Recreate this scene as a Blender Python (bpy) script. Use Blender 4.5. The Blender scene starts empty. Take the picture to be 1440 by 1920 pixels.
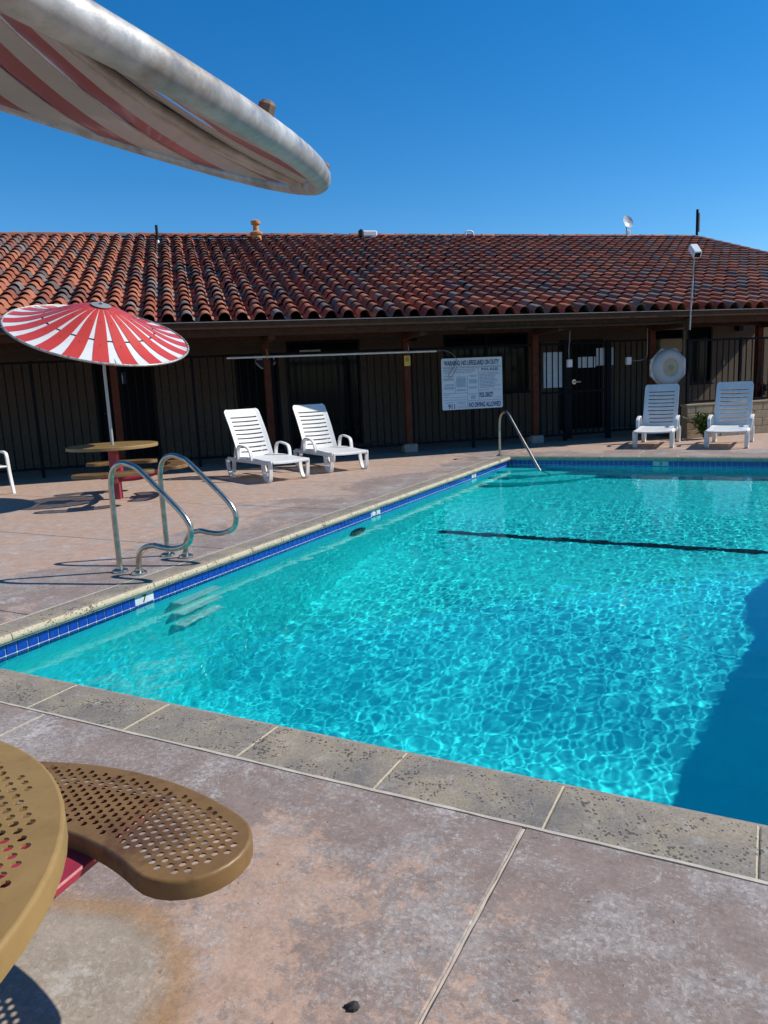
import bpy, math, random
import numpy as np
from mathutils import Matrix, Vector, geometry
sc = bpy.context.scene
R = math.radians
random.seed(7)
rng = np.random.default_rng(11)

# ---------------------------------------------------------------- camera
FPX, PITCH, ROLL, HCAM = 1399.0, .1726, .0460, 1.40
cd = bpy.data.cameras.new('camera'); cam = bpy.data.objects.new('camera', cd); sc.collection.objects.link(cam)
cd.sensor_fit = 'VERTICAL'; cd.sensor_height = 24; cd.lens = 24 * FPX / 1920; cd.clip_start = .05; cd.clip_end = 1000
_cp, _sp, _cr, _sr = math.cos(PITCH), math.sin(PITCH), math.cos(ROLL), math.sin(ROLL)
_r = Vector((1, 0, 0)); _d = Vector((0, -_sp, -_cp)); _f = Vector((0, _cp, -_sp))
_r, _d = _cr * _r + _sr * _d, -_sr * _r + _cr * _d
cam.matrix_world = Matrix(((_r.x, -_d.x, -_f.x, 0), (_r.y, -_d.y, -_f.y, 0), (_r.z, -_d.z, -_f.z, HCAM), (0, 0, 0, 1)))
sc.camera = cam
# ---------------------------------------------------------------- sky and sun
SUN_EL, SX, SY = R(41), .995, .10
w = bpy.data.worlds.new('World'); sc.world = w; w.use_nodes = True
nt = w.node_tree; sky = nt.nodes.new('ShaderNodeTexSky'); sky.sky_type = 'NISHITA'; sky.sun_disc = False
sky.sun_elevation = SUN_EL; sky.sun_rotation = math.atan2(SX, SY)
sky.air_density = 1.0; sky.dust_density = .0; sky.ozone_density = 6.0
hs = nt.nodes.new('ShaderNodeHueSaturation'); hs.inputs['Saturation'].default_value = 1.30; hs.inputs['Value'].default_value = 1.13
nt.links.new(sky.outputs[0], hs.inputs['Color']); nt.links.new(hs.outputs[0], nt.nodes['Background'].inputs[0]); nt.nodes['Background'].inputs[1].default_value = .11
sl = bpy.data.lights.new('sun', 'SUN'); sl.energy = 5.0; sl.angle = R(.5); sl.color = (1, .95, .87)
so = bpy.data.objects.new('sun', sl); sc.collection.objects.link(so)
S = Vector((SX * math.cos(SUN_EL), SY * math.cos(SUN_EL), math.sin(SUN_EL))).normalized()
so.rotation_euler = S.to_track_quat('Z', 'Y').to_euler(); so.location = (8, 2, 12)
sl.cycles.is_caustics_light = True
vs_ = sc.view_settings; vs_.view_transform = 'Standard'; vs_.look = 'None'; vs_.exposure = .14; vs_.gamma = 1
cy = sc.cycles
cy.use_denoising = True; cy.max_bounces = 10; cy.diffuse_bounces = 4; cy.glossy_bounces = 4; cy.transmission_bounces = 8
cy.caustics_refractive = True; cy.caustics_reflective = False; cy.sample_clamp_indirect = 6; cy.blur_glossy = .5

# ---------------------------------------------------------------- helpers
A, Bq = .4812, .2492
ca, sa, cb, sb = math.cos(A), math.sin(A), math.cos(Bq), math.sin(Bq)
def PW(u, v, z=0.): return Vector((u * ca + v * sa, -u * sa + v * ca, z))
def BW(s, t, z=0.): return Vector((s * cb - t * sb, s * sb + t * cb, z))
COL = sc.collection

class MB:
    def __init__(s): s.V = []; s.F = []; s.M = []; s.m = 0
    def add(s, V, F):
        o = len(s.V); s.V += [tuple(v) for v in V]; s.F += [tuple(i + o for i in f) for f in F]; s.M += [s.m] * len(F); return s
    def box(s, c, d, bev=0.):
        x, y, z = c; a, b_, e = d[0] / 2, d[1] / 2, d[2] / 2
        if bev <= 0:
            V = [(x + i * a, y + j * b_, z + k * e) for i in (-1, 1) for j in (-1, 1) for k in (-1, 1)]
            return s.add(V, [(0, 1, 3, 2), (4, 6, 7, 5), (0, 4, 5, 1), (2, 3, 7, 6), (0, 2, 6, 4), (1, 5, 7, 3)])
        bev = min(bev, a * .9, b_ * .9, e * .9)
        V = []; key = {}
        for i in (-1, 1):
            for j in (-1, 1):
                for k in (-1, 1):
                    for ax in range(3):
                        p = [i * (a - bev), j * (b_ - bev), k * (e - bev)]
                        p[ax] = (i * a, j * b_, k * e)[ax]
                        key[i, j, k, ax] = len(V); V.append((x + p[0], y + p[1], z + p[2]))
        F = []
        for sg in (-1, 1):
            q = [(-1, -1), (1, -1), (1, 1), (-1, 1)]
            if sg < 0: q = q[::-1]
            F.append([key[sg, m, n_, 0] for m, n_ in q])
            F.append([key[n_, sg, m, 1] for m, n_ in q])
            F.append([key[m, n_, sg, 2] for m, n_ in q])
        for i in (-1, 1):
            for j in (-1, 1):
                f = [key[i, j, -1, 0], key[i, j, -1, 1], key[i, j, 1, 1], key[i, j, 1, 0]]; F.append(f if i * j > 0 else f[::-1])
                f = [key[-1, i, j, 1], key[-1, i, j, 2], key[1, i, j, 2], key[1, i, j, 1]]; F.append(f if i * j > 0 else f[::-1])
                f = [key[j, -1, i, 2], key[j, -1, i, 0], key[j, 1, i, 0], key[j, 1, i, 2]]; F.append(f if i * j > 0 else f[::-1])
                for k in (-1, 1):
                    f = [key[i, j, k, 0], key[i, j, k, 1], key[i, j, k, 2]]; F.append(f if i * j * k > 0 else f[::-1])
        return s.add(V, F)
    def sweep(s, pts, section, closed=False, caps=True, up=None):
        """section: list of 2D points (side, up); pts: 3D path; up: fixed side vector or None"""
        P = [Vector(p) for p in pts]; n = len(P); k = len(section); V = []
        T = []
        for i in range(n):
            a = P[(i - 1) % n] if (closed or i > 0) else P[i]; b_ = P[(i + 1) % n] if (closed or i < n - 1) else P[i]
            T.append((b_ - a).normalized())
        if up is not None: side0 = Vector(up)
        else:
            side0 = T[0].cross(Vector((0, 0, 1)))
            if side0.length < 1e-3: side0 = Vector((1, 0, 0))
        side = side0.normalized()
        for i in range(n):
            if up is not None: sd = Vector(up).normalized()
            else: sd = (side - T[i] * side.dot(T[i])).normalized(); side = sd
            nn = sd.cross(T[i]).normalized()
            for (x, y) in section: V.append(P[i] + sd * x + nn * y)
        F = []
        for i in range(n if closed else n - 1):
            a = i * k; b_ = ((i + 1) % n) * k
            for j in range(k):
                F.append((a + j, a + (j + 1) % k, b_ + (j + 1) % k, b_ + j))
        if caps and not closed: F += [tuple(range(k))[::-1], tuple(range((n - 1) * k, n * k))]
        return s.add(V, F)
    def tube(s, pts, r, n=10, closed=False, caps=True):
        return s.sweep(pts, [(r * math.cos(2 * math.pi * i / n), r * math.sin(2 * math.pi * i / n)) for i in range(n)], closed, caps)
    def ribbon(s, pts, wd, th, up):
        a, b_ = wd / 2, th / 2; c = min(a, b_) * .45
        return s.sweep(pts, [(-a + c, -b_), (a - c, -b_), (a, -b_ + c), (a, b_ - c), (a - c, b_), (-a + c, b_), (-a, b_ - c), (-a, -b_ + c)], up=up)
    def lathe(s, prof, n=24, c=(0, 0, 0), cap=True):
        V = [(c[0] + r * math.cos(2 * math.pi * j / n), c[1] + r * math.sin(2 * math.pi * j / n), c[2] + z) for r, z in prof for j in range(n)]
        F = [(i * n + j, i * n + (j + 1) % n, (i + 1) * n + (j + 1) % n, (i + 1) * n + j) for i in range(len(prof) - 1) for j in range(n)]
        if cap: F += [tuple(range(n))[::-1], tuple(range((len(prof) - 1) * n, len(prof) * n))]
        return s.add(V, F)
    def prism(s, poly, z0, z1):
        n = len(poly)
        V = [(x, y, z0) for x, y in poly] + [(x, y, z1) for x, y in poly]
        return s.add(V, [tuple(range(n))[::-1], tuple(range(n, 2 * n))] + [(i, (i + 1) % n, n + (i + 1) % n, n + i) for i in range(n)])
    def xf(s, M):
        M = Matrix(M) if not isinstance(M, Matrix) else M
        s.V = [tuple(M @ Vector(v)) for v in s.V]; return s
    def mesh(s, name, mats, smooth=None):
        me = bpy.data.meshes.new(name); me.from_pydata(s.V, [], s.F)
        for m in (mats if isinstance(mats, (list, tuple)) else [mats]): me.materials.append(m)
        if any(s.M): me.polygons.foreach_set('material_index', s.M)
        if smooth is not None:
            me.polygons.foreach_set('use_smooth', [True] * len(me.polygons)); me.set_sharp_from_angle(angle=R(smooth))
        me.update(); return me
    def build(s, name, mats, parent=None, smooth=None, kind=None):
        return link(name, s.mesh(name, mats, smooth), parent, kind)

def link(name, me, parent=None, kind=None, M=None):
    o = bpy.data.objects.new(name, me); COL.objects.link(o); o.parent = parent
    if M is not None: o.matrix_local = M
    if kind: o['kind'] = kind
    return o
def tag(o, label, cat, group=None):
    o['label'] = label; o['category'] = cat
    if group: o['group'] = group
    return o
def thing(name, label, cat, loc=(0, 0, 0), rz=0., group=None, kind=None):
    o = bpy.data.objects.new(name, None); COL.objects.link(o); o.location = loc; o.rotation_euler = (0, 0, rz); o.empty_display_size = .2
    if kind: o['kind'] = kind
    else: tag(o, label, cat, group)
    if kind and label: o['label'] = label
    return o
def copy_tree(o, parent=None):
    c = o.copy(); COL.objects.link(c); c.parent = parent
    for ch in list(o.children): copy_tree(ch, c)
    return c
def bez(P, n=8):
    """Catmull-Rom smoothing of a point list"""
    P = [Vector(p) for p in P]; out = []
    for i in range(len(P) - 1):
        p0 = P[max(i - 1, 0)]; p1 = P[i]; p2 = P[i + 1]; p3 = P[min(i + 2, len(P) - 1)]
        for k in range(n):
            t = k / n
            out.append(.5 * ((2 * p1) + (p2 - p0) * t + (2 * p0 - 5 * p1 + 4 * p2 - p3) * t * t + (3 * p1 - p0 - 3 * p2 + p3) * t ** 3))
    return out + [P[-1]]

# ---------------------------------------------------------------- materials
class NT:
    def __init__(s, name):
        s.mat = bpy.data.materials.new(name); s.mat.use_nodes = True; s.t = s.mat.node_tree
        s.b = s.t.nodes['Principled BSDF']
    def n(s, typ, **kw):
        nd = s.t.nodes.new('ShaderNode' + typ)
        for k, v in kw.items(): setattr(nd, k, v)
        return nd
    def l(s, a, b_): s.t.links.new(a, b_)
    def setin(s, nd, key, val):
        if hasattr(val, 'is_linked') or hasattr(val, 'links'): s.l(val, nd.inputs[key])
        else: nd.inputs[key].default_value = val
    def noise(s, scale, detail=4, rough=.55, vec=None, dist=0.):
        nd = s.n('TexNoise'); nd.inputs['Scale'].default_value = scale; nd.inputs['Detail'].default_value = detail
        nd.inputs['Roughness'].default_value = rough; nd.inputs['Distortion'].default_value = dist
        if vec is not None: s.l(vec, nd.inputs['Vector'])
        return nd.outputs['Fac']
    def ramp(s, fac, stops, interp='LINEAR'):
        nd = s.n('ValToRGB'); nd.color_ramp.interpolation = interp; s.l(fac, nd.inputs[0]); e = nd.color_ramp.elements
        while len(e) < len(stops): e.new(.5)
        for el, (p, c) in zip(e, stops):
            el.position = p; el.color = (*c, 1) if isinstance(c, tuple) else (c, c, c, 1)
        return nd.outputs[0]
    def mix(s, fac, a, b_, mode='MIX'):
        nd = s.n('Mix', data_type='RGBA', blend_type=mode)
        for key, val in ((0, fac), (6, a), (7, b_)):
            if isinstance(val, tuple): nd.inputs[key].default_value = (*val, 1)
            elif isinstance(val, (int, float)): nd.inputs[key].default_value = val
            else: s.l(val, nd.inputs[key])
        return nd.outputs[2]
    def math(s, op, a, b_=0., c=None):
        nd = s.n('Math', operation=op)
        for key, val in ((0, a), (1, b_), (2, c)):
            if val is None: continue
            if isinstance(val, (int, float)): nd.inputs[key].default_value = val
            else: s.l(val, nd.inputs[key])
        return nd.outputs[0]
    def bump(s, h, strength=.3, dist=.01):
        nd = s.n('Bump'); nd.inputs['Strength'].default_value = strength; nd.inputs['Distance'].default_value = dist
        s.l(h, nd.inputs['Height']); s.l(nd.outputs[0], s.b.inputs['Normal'])
    def pos(s): return s.n('NewGeometry').outputs['Position']
    def objco(s): return s.n('TexCoord').outputs['Object']
def simple(name, col, rough=.55, metal=0., var=.12, scale=9., bump=0., bscale=60., spec=.5, coat=0.):
    k = NT(name); co = k.objco(); f = k.noise(scale, 5, .6, co)
    dark = tuple(c * (1 - var) for c in col); lite = tuple(min(1, c * (1 + var)) for c in col)
    k.l(k.ramp(f, [(.3, dark), (.7, lite)]), k.b.inputs['Base Color'])
    k.b.inputs['Roughness'].default_value = rough; k.b.inputs['Metallic'].default_value = metal; k.b.inputs['Specular IOR Level'].default_value = spec
    k.b.inputs['Coat Weight'].default_value = coat
    if bump: k.bump(k.noise(bscale, 4, .6, co), bump, .004)
    return k.mat

def deck_material():
    k = NT('stained_concrete'); p = k.pos()
    rot = k.n('VectorRotate', rotation_type='Z_AXIS'); k.l(p, rot.inputs['Vector']); rot.inputs['Angle'].default_value = A
    uv = rot.outputs[0]; sp = k.n('SeparateXYZ'); k.l(uv, sp.inputs[0]); u, v = sp.outputs[0], sp.outputs[1]
    # distance from the pool edge (splash wear, greyer next to the pool)
    du = k.math('SUBTRACT', -4.27, u); dn = k.math('SUBTRACT', 2.09, v); df = k.math('SUBTRACT', v, 12.95)
    dist = k.math('MAXIMUM', k.math('MAXIMUM', du, dn), df)
    n1 = k.noise(.9, 7, .62, uv, .5); n2 = k.noise(2.3, 8, .68, uv, .3); n3 = k.noise(9, 9, .74, uv, .1); n4 = k.noise(70, 5, .75, uv)
    pe = k.noise(20, 12, .84, uv, .1); n5 = k.noise(46, 10, .80, uv)
    tan_ = k.mix(n3, (.36, .235, .165), (.46, .32, .24))
    mauve = k.mix(pe, (.10, .074, .064), (.35, .272, .232))
    grey = k.mix(n5, (.10, .094, .09), (.40, .375, .35))
    wear = k.math('ADD', k.math('MULTIPLY', dist, -.30), k.math('MULTIPLY_ADD', n1, 1.6, -.24))
    m1 = k.ramp(k.math('MULTIPLY_ADD', pe, .95, k.math('SUBTRACT', wear, .50)), [(.27, 0.), (.33, 1.)])
    c = k.mix(k.math('MULTIPLY', m1, .9), tan_, mauve)
    m2 = k.ramp(k.math('ADD', k.math('MULTIPLY', n2, .75), k.math('MULTIPLY_ADD', pe, .6, k.math('MULTIPLY', dist, -.05))), [(.665, 0.), (.73, 1.)])
    c = k.mix(k.math('MULTIPLY', m2, .62), c, grey)
    peel = k.ramp(k.math('MULTIPLY_ADD', n2, .5, k.math('MULTIPLY', n5, .75)), [(.625, 0.), (.66, 1.)])
    c = k.mix(k.math('MULTIPLY', peel, .45), c, k.mix(n4, (.25, .205, .18), (.48, .425, .385)))
    pd = k.ramp(k.math('MULTIPLY_ADD', n1, .4, k.math('MULTIPLY', n5, .8)), [(.45, 1.), (.49, 0.)])
    c = k.mix(k.math('MULTIPLY', pd, .6), c, (.10, .075, .065))
    sc_ = k.noise(3.1, 9, .75, uv, .4); white = k.ramp(k.math('MULTIPLY_ADD', n5, .45, sc_), [(.81, 0.), (.88, .6)])
    c = k.mix(white, c, (.50, .48, .46))
    # small scaled-off flakes with ragged edges
    wp = k.n('VectorMath', operation='MULTIPLY_ADD'); nz = k.n('TexNoise'); nz.inputs['Scale'].default_value = 60; nz.inputs['Detail'].default_value = 4; k.l(uv, nz.inputs['Vector'])
    k.l(nz.outputs['Color'], wp.inputs[0]); wp.inputs[1].default_value = (.035, .035, 0); k.l(uv, wp.inputs[2])
    vo = k.n('TexVoronoi', feature='F1'); vo.inputs['Scale'].default_value = 52; k.l(wp.outputs[0], vo.inputs['Vector'])
    fl = k.ramp(k.math('ADD', vo.outputs['Distance'], k.math('MULTIPLY_ADD', n2, -1.5, .70)), [(.15, 1.), (.19, 0.)])
    c = k.mix(k.math('MULTIPLY', fl, .5), c, k.mix(n4, (.34, .285, .25), (.52, .465, .42)))
    vp = k.n('TexVoronoi', feature='F1'); vp.inputs['Scale'].default_value = 38; k.l(wp.outputs[0], vp.inputs['Vector'])
    pr_ = k.n('SeparateColor'); k.l(vp.outputs['Color'], pr_.inputs[0])
    pt = k.ramp(k.math('SUBTRACT', k.math('MULTIPLY_ADD', pr_.outputs[0], .55, -.36), vp.outputs['Distance']), [(.0, 0.), (.05, 1.)])
    c = k.mix(k.math('MULTIPLY', pt, .75), c, (.055, .045, .04))
    # rust ring left by a pot, dark spots
    ring = k.n('VectorMath', operation='DISTANCE'); k.l(uv, ring.inputs[0]); ring.inputs[1].default_value = (-1.50, .93, 0)
    rd = k.math('ADD', ring.outputs['Value'], k.math('ADD', k.math('MULTIPLY_ADD', n2, .22, -.11), k.math('MULTIPLY_ADD', n1, .25, -.125)))
    rm = k.ramp(k.math('ABSOLUTE', k.math('SUBTRACT', rd, .36)), [(.0, .75), (.055, 0.)])
    rm = k.math('MULTIPLY', rm, k.ramp(n1, [(.3, .35), (.6, 1.)]))
    c = k.mix(k.ramp(rd, [(.30, .45), (.38, 0.)]), c, (.40, .35, .25))
    c = k.mix(rm, c, (.34, .19, .07))
    sx = k.math('MULTIPLY_ADD', n4, .5, k.math('MULTIPLY', n3, .5))
    c = k.mix(.7, c, k.ramp(sx, [(.3, .25), (.7, .78)]), 'OVERLAY')
    k.l(c, k.b.inputs['Base Color']); k.b.inputs['Roughness'].default_value = .72; k.b.inputs['Specular IOR Level'].default_value = .35
    h = k.math('ADD', k.math('MULTIPLY', n3, .6), k.math('ADD', k.math('MULTIPLY', n4, .35), k.math('ADD', k.math('MULTIPLY', fl, .25), k.math('MULTIPLY', peel, .12))))
    k.bump(h, .5, .005); return k.mat

def coping_material():
    k = NT('travertine_coping'); p = k.pos()
    n1 = k.noise(3.5, 7, .68, p, .5); n2 = k.noise(13, 7, .72, p, .3); n3 = k.noise(95, 4, .65, p); n4 = k.noise(7, 3, .5, p)
    c = k.ramp(n1, [(.32, (.15, .135, .12)), (.48, (.225, .192, .15)), (.60, (.28, .232, .165)), (.72, (.35, .292, .215))])
    c = k.mix(k.ramp(n2, [(.56, 0.), (.72, .55)]), c, (.40, .39, .385))
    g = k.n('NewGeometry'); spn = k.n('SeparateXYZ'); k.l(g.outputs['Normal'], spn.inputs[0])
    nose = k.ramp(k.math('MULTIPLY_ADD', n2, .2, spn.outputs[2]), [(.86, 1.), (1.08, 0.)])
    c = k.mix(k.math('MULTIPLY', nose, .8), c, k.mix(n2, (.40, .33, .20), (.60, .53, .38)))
    vo = k.n('TexVoronoi', feature='F1'); vo.inputs['Scale'].default_value = 85; vo.inputs['Randomness'].default_value = 1; k.l(p, vo.inputs['Vector'])
    rs = k.n('SeparateColor'); k.l(vo.outputs['Color'], rs.inputs[0])
    sz = k.math('MULTIPLY', k.math('MULTIPLY', rs.outputs[0], rs.outputs[0]), k.math('MULTIPLY_ADD', n4, 2.4, -.86))
    pit = k.ramp(k.math('SUBTRACT', k.math('MULTIPLY', sz, 1.35), vo.outputs['Distance']), [(.0, 0.), (.07, 1.)])
    c = k.mix(k.math('MULTIPLY', pit, .8), c, (.05, .042, .035))
    c = k.mix(.45, c, k.ramp(n3, [(.3, .25), (.7, .78)]), 'OVERLAY')
    k.l(c, k.b.inputs['Base Color']); k.b.inputs['Roughness'].default_value = .82
    k.bump(k.math('SUBTRACT', k.math('ADD', k.math('MULTIPLY', n3, .4), k.math('MULTIPLY', n2, .5)), pit), .6, .006); return k.mat

def tile_material(isl):
    k = NT('terracotta_' + ('field' if isl else 'tile')); co = k.pos()
    rnd = k.n('NewGeometry').outputs['Random Per Island'] if isl else k.n('ObjectInfo').outputs['Random']
    c = k.ramp(rnd, [(.0, (.30, .082, .042)), (.12, (.36, .108, .052)), (.26, (.24, .066, .036)), (.40, (.41, .14, .068)), (.52, (.31, .092, .046)), (.62, (.20, .075, .052)), (.72, (.15, .105, .095)), (.83, (.20, .15, .13)), (.92, (.11, .082, .08)), (1., (.34, .17, .10))], 'CONSTANT')
    n2 = k.noise(12, 6, .7, co); n3 = k.noise(3, 4, .6, co)
    c = k.mix(k.ramp(n2, [(.42, .0), (.75, .6)]), c, (.16, .12, .105))
    c = k.mix(.4, c, k.ramp(n3, [(.3, .3), (.7, .7)]), 'OVERLAY')
    k.l(c, k.b.inputs['Base Color']); k.b.inputs['Roughness'].default_value = .8; k.b.inputs['Specular IOR Level'].default_value = .25
    k.bump(k.noise(120, 3, .6, co), .25, .004); return k.mat

def perf_material(name, c0, c1, lim):
    k = NT(name); co = k.objco(); p = k.pos()
    n1 = k.noise(5, 6, .65, co, .5); n2 = k.noise(22, 5, .7, co); n3 = k.noise(70, 4, .7, co)
    c = k.ramp(n1, [(.3, c0), (.7, c1)])
    c = k.mix(k.ramp(n2, [(.5, 0.), (.8, .5)]), c, tuple(x * .6 for x in c0))
    rust = k.ramp(k.math('MULTIPLY_ADD', n2, .45, k.noise(4.2, 5, .65, p, .8)), [(lim, 0.), (lim + .09, 1.)])
    if lim < .85:
        dd = k.n('VectorMath', operation='DISTANCE'); k.l(p, dd.inputs[0]); dd.inputs[1].default_value = (-.56, 1.50, .44)
        rust = k.math('MAXIMUM', rust, k.ramp(k.math('MULTIPLY_ADD', n2, -.34, k.math('ADD', dd.outputs['Value'], .16)), [(.03, 1.), (.12, 0.)]))
    c = k.mix(k.math('MULTIPLY', rust, .85), c, k.mix(n3, (.03, .016, .009), (.17, .075, .025)))
    k.l(c, k.b.inputs['Base Color']); k.l(k.ramp(n2, [(.3, .38), (.7, .58)]), k.b.inputs['Roughness'])
    k.bump(k.math('ADD', n2, k.math('MULTIPLY', n3, .3)), .15, .004); return k.mat

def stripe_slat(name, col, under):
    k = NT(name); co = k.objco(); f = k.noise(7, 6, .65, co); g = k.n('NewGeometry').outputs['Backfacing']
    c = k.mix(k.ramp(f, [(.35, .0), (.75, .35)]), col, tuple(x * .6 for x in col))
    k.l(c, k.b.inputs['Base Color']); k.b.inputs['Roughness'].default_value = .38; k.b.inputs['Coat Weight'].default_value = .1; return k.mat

M = {}
M['deck'] = deck_material(); M['coping'] = coping_material(); M['tile_one'] = tile_material(False); M['tile_isl'] = tile_material(True)
M['perf'] = perf_material('mustard_coating', (.225, .138, .044), (.30, .19, .064), .90)
M['perf_seat'] = perf_material('brown_mustard_coating', (.155, .082, .026), (.225, .128, .042), .78)
M['sealant'] = simple('cream_sealant', (.50, .43, .34), .7, var=.15, scale=14, bump=.3)
M['grout_tan'] = simple('tan_grout', (.30, .25, .195), .9, var=.3, scale=20)
M['earth'] = simple('grout_bed', (.19, .165, .15), .9, var=.2)
M['dirt'] = simple('planter_soil', (.07, .05, .035), .95, var=.4, scale=20, bump=.6)
M['plaster'] = simple('pool_plaster', (.06, .86, .84), .6, var=.06, scale=3)
M['line'] = simple('black_lane_tile', (.012, .016, .03), .4)
M['btile'] = simple('cobalt_glazed_tile', (.006, .035, .30), .12, var=.35, scale=25, coat=.4)
M['grout'] = simple('white_grout', (.62, .66, .66), .8)
M['marker'] = simple('white_marker_tile', (.55, .57, .55), .3)
M['ink'] = simple('black_ink', (.012, .012, .015), .6)
M['steel'] = simple('stainless_steel', (.44, .40, .33), .28, 1., var=.32, scale=14)
k = NT('galvanised_tube'); co = k.pos(); f1 = k.noise(24, 7, .7, co); f2 = k.noise(7, 6, .7, co)
gc = k.mix(k.ramp(f1, [(.38, 0.), (.62, 1.)]), (.34, .33, .31), (.52, .51, .49)); gc = k.mix(k.ramp(f2, [(.48, 0.), (.66, .75)]), gc, (.20, .155, .11))
k.l(gc, k.b.inputs['Base Color']); k.b.inputs['Metallic'].default_value = .5; k.l(k.ramp(f1, [(.3, .36), (.7, .6)]), k.b.inputs['Roughness']); k.bump(k.noise(130, 4, .6, co), .12, .003); M['galv'] = k.mat
M['red_steel'] = simple('dark_red_steel', (.28, .025, .045), .42, var=.2, bump=.15)
M['red_slat'] = stripe_slat('red_slat_paint', (.54, .05, .034), 0)
M['white_slat'] = stripe_slat('white_slat_paint', (.68, .685, .66), 0)
M['red_under'] = stripe_slat('shaded_red_underside', (.27, .03, .035), 0)  # slat red darkened: shade beneath the canopy put into the colour
M['white_under'] = stripe_slat('shaded_white_underside', (.40, .385, .35), 0)  # slat white greyed the same way, canopy shade painted on lower faces
M['grey_cap'] = simple('grey_cap_metal', (.30, .30, .31), .5, .3)
M['polem'] = simple('grey_pole_paint', (.42, .42, .41), .4, .4)
M['resin'] = simple('white_resin', (.70, .69, .66), .5, var=.09, scale=7, bump=.05)
k = NT('tan_stucco'); co = k.objco(); f1 = k.noise(30, 6, .7, co)
k.l(k.ramp(f1, [(.3, (.16, .118, .086)), (.7, (.23, .175, .135))]), k.b.inputs['Base Color']); k.b.inputs['Roughness'].default_value = .95; k.b.inputs['Specular IOR Level'].default_value = .15
k.bump(k.noise(38, 4, .65, co), 1., .05); M['stucco'] = k.mat
M['wood'] = simple('brown_painted_wood', (.07, .032, .019), .85, spec=.15, var=.25, scale=14, bump=.2)
M['post'] = simple('redwood_post', (.10, .033, .018), .85, spec=.15, var=.25, scale=10, bump=.25)
M['soffit'] = simple('dark_soffit', (.04, .027, .02), .85, var=.15)
M['gutter'] = simple('brown_gutter', (.075, .038, .022), .85, var=.2, spec=.15)
M['gutter_lip'] = simple('worn_gutter_lip', (.42, .33, .28), .5, .2)
M['iron'] = simple('black_iron', (.008, .009, .013), .8, var=.2, spec=.12)
M['darkdoor'] = simple('black_door_paint', (.008, .008, .009), .7, spec=.15)
M['glass'] = simple('dark_window_glass', (.006, .010, .010), .08, var=.05, spec=.12)
M['frame'] = simple('bronze_frame', (.016, .015, .014), .6, spec=.2)
M['wframe'] = simple('grey_frame', (.20, .22, .21), .5)
M['block'] = simple('slump_block', (.36, .27, .17), .9, var=.18, scale=18, bump=.6)
M['mortar'] = simple('block_mortar', (.27, .22, .16), .95)
M['footing'] = simple('concrete_footing', (.30, .26, .23), .9, var=.2, bump=.4)
M['board'] = simple('white_sign_board', (.66, .72, .78), .4, var=.04)
M['blueink'] = simple('navy_sign_ink', (.012, .02, .11), .5)
M['greyink'] = simple('pale_sign_print', (.40, .47, .56), .5)
M['midink'] = simple('small_sign_print', (.17, .22, .33), .5)
M['yellow'] = simple('yellow_sign', (.62, .45, .08), .5)
M['orange'] = simple('orange_sign_print', (.55, .16, .03), .5)
M['paper'] = simple('grey_notice_board', (.52, .56, .60), .6)
M['terra'] = simple('terracotta_vent', (.50, .24, .095), .8, var=.2, scale=8, bump=.3)
M['whitemetal'] = simple('white_metal', (.72, .73, .74), .4)
M['plasticdome'] = simple('grey_plastic_dome', (.50, .53, .57), .3, var=.06, coat=.4)
M['amber'] = simple('yellowed_plastic', (.48, .42, .24), .35, coat=.3)
M['cable'] = simple('grey_cable', (.25, .25, .27), .5)
M['leaf'] = simple('green_leaf', (.06, .13, .025), .5, var=.4, scale=30)
M['redleaf'] = simple('dark_red_leaf', (.16, .018, .022), .45, var=.5, scale=30)
M['stem'] = simple('plant_stem', (.10, .07, .035), .8)
M['rust'] = simple('flaking_bolt', (.16, .11, .07), .8, var=.4, scale=60)
M['ac'] = simple('tan_appliance', (.40, .31, .19), .6)
M['litter'] = simple('dark_litter', (.03, .027, .025), .8, bump=.5)

# ---------------------------------------------------------------- ground, deck, pool (the setting)
U0, U1, V0, V1 = -4.06, 1.80, 2.40, 12.70          # coping nose lines
WU0, WU1, WV0, WV1 = -4.115, 1.855, 2.455, 12.765   # pool wall faces (behind the nose)
WZ = -.155
JL, JN, JF, JR = -4.27, 2.086, 12.95, 2.04          # joints between coping and deck
def ring_sheet(mb, z, B, u0, u1, v0, v1):
    mb.add([PW(x, y, z) for x, y in ((-B, -B), (B, -B), (B, v0), (-B, v0), (-B, v1), (B, v1), (B, B), (-B, B), (u0, v0), (u1, v0), (u0, v1), (u1, v1))],
           [(0, 1, 2, 3), (4, 5, 6, 7), (3, 8, 10, 4), (9, 2, 5, 11)])
mb = MB(); ring_sheet(mb, -.06, 220, JL - .02, JR + .02, JN - .02, JF + .02); mb.build('ground', M['earth'], kind='structure')
deck = thing('pool_deck', 'stained pink and grey concrete pool deck', None, PW(-4.3, 2), -A, kind='structure')
def slab(u0, u1, v0, v1):
    g = .004; o = Vector((-4.3, 2.0))
    m = MB().box(((u0 + u1) / 2 - o.x, (v0 + v1) / 2 - o.y, -.028), (u1 - u0 - 2 * g, v1 - v0 - 2 * g, .056), .005)
    m.build('deck_slab', M['deck'], deck)
UC = [-17.2, -12.9, -8.6, JL]
VCL = [-3.0, -.95, 1.05, 3.10, 5.10, 7.15, 9.2, 11.25, 13.4, 15.5, 17.6, 19.7, 21.8, 23.9]
for i in range(len(UC) - 1):
    for j in range(len(VCL) - 1): slab(UC[i], UC[i + 1], VCL[j], VCL[j + 1])
UN = [JL, -2.85, -.64, JR, 4.2, 6.4, 8.6]
for i in range(len(UN) - 1):
    for (a, b_) in ((-3.0, -.1), (-.1, JN)): slab(UN[i], UN[i + 1], a, b_)
UF = [JL, -1.95, .35, 2.65, 5.0, 7.4, 9.8, 12.2]
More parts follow.
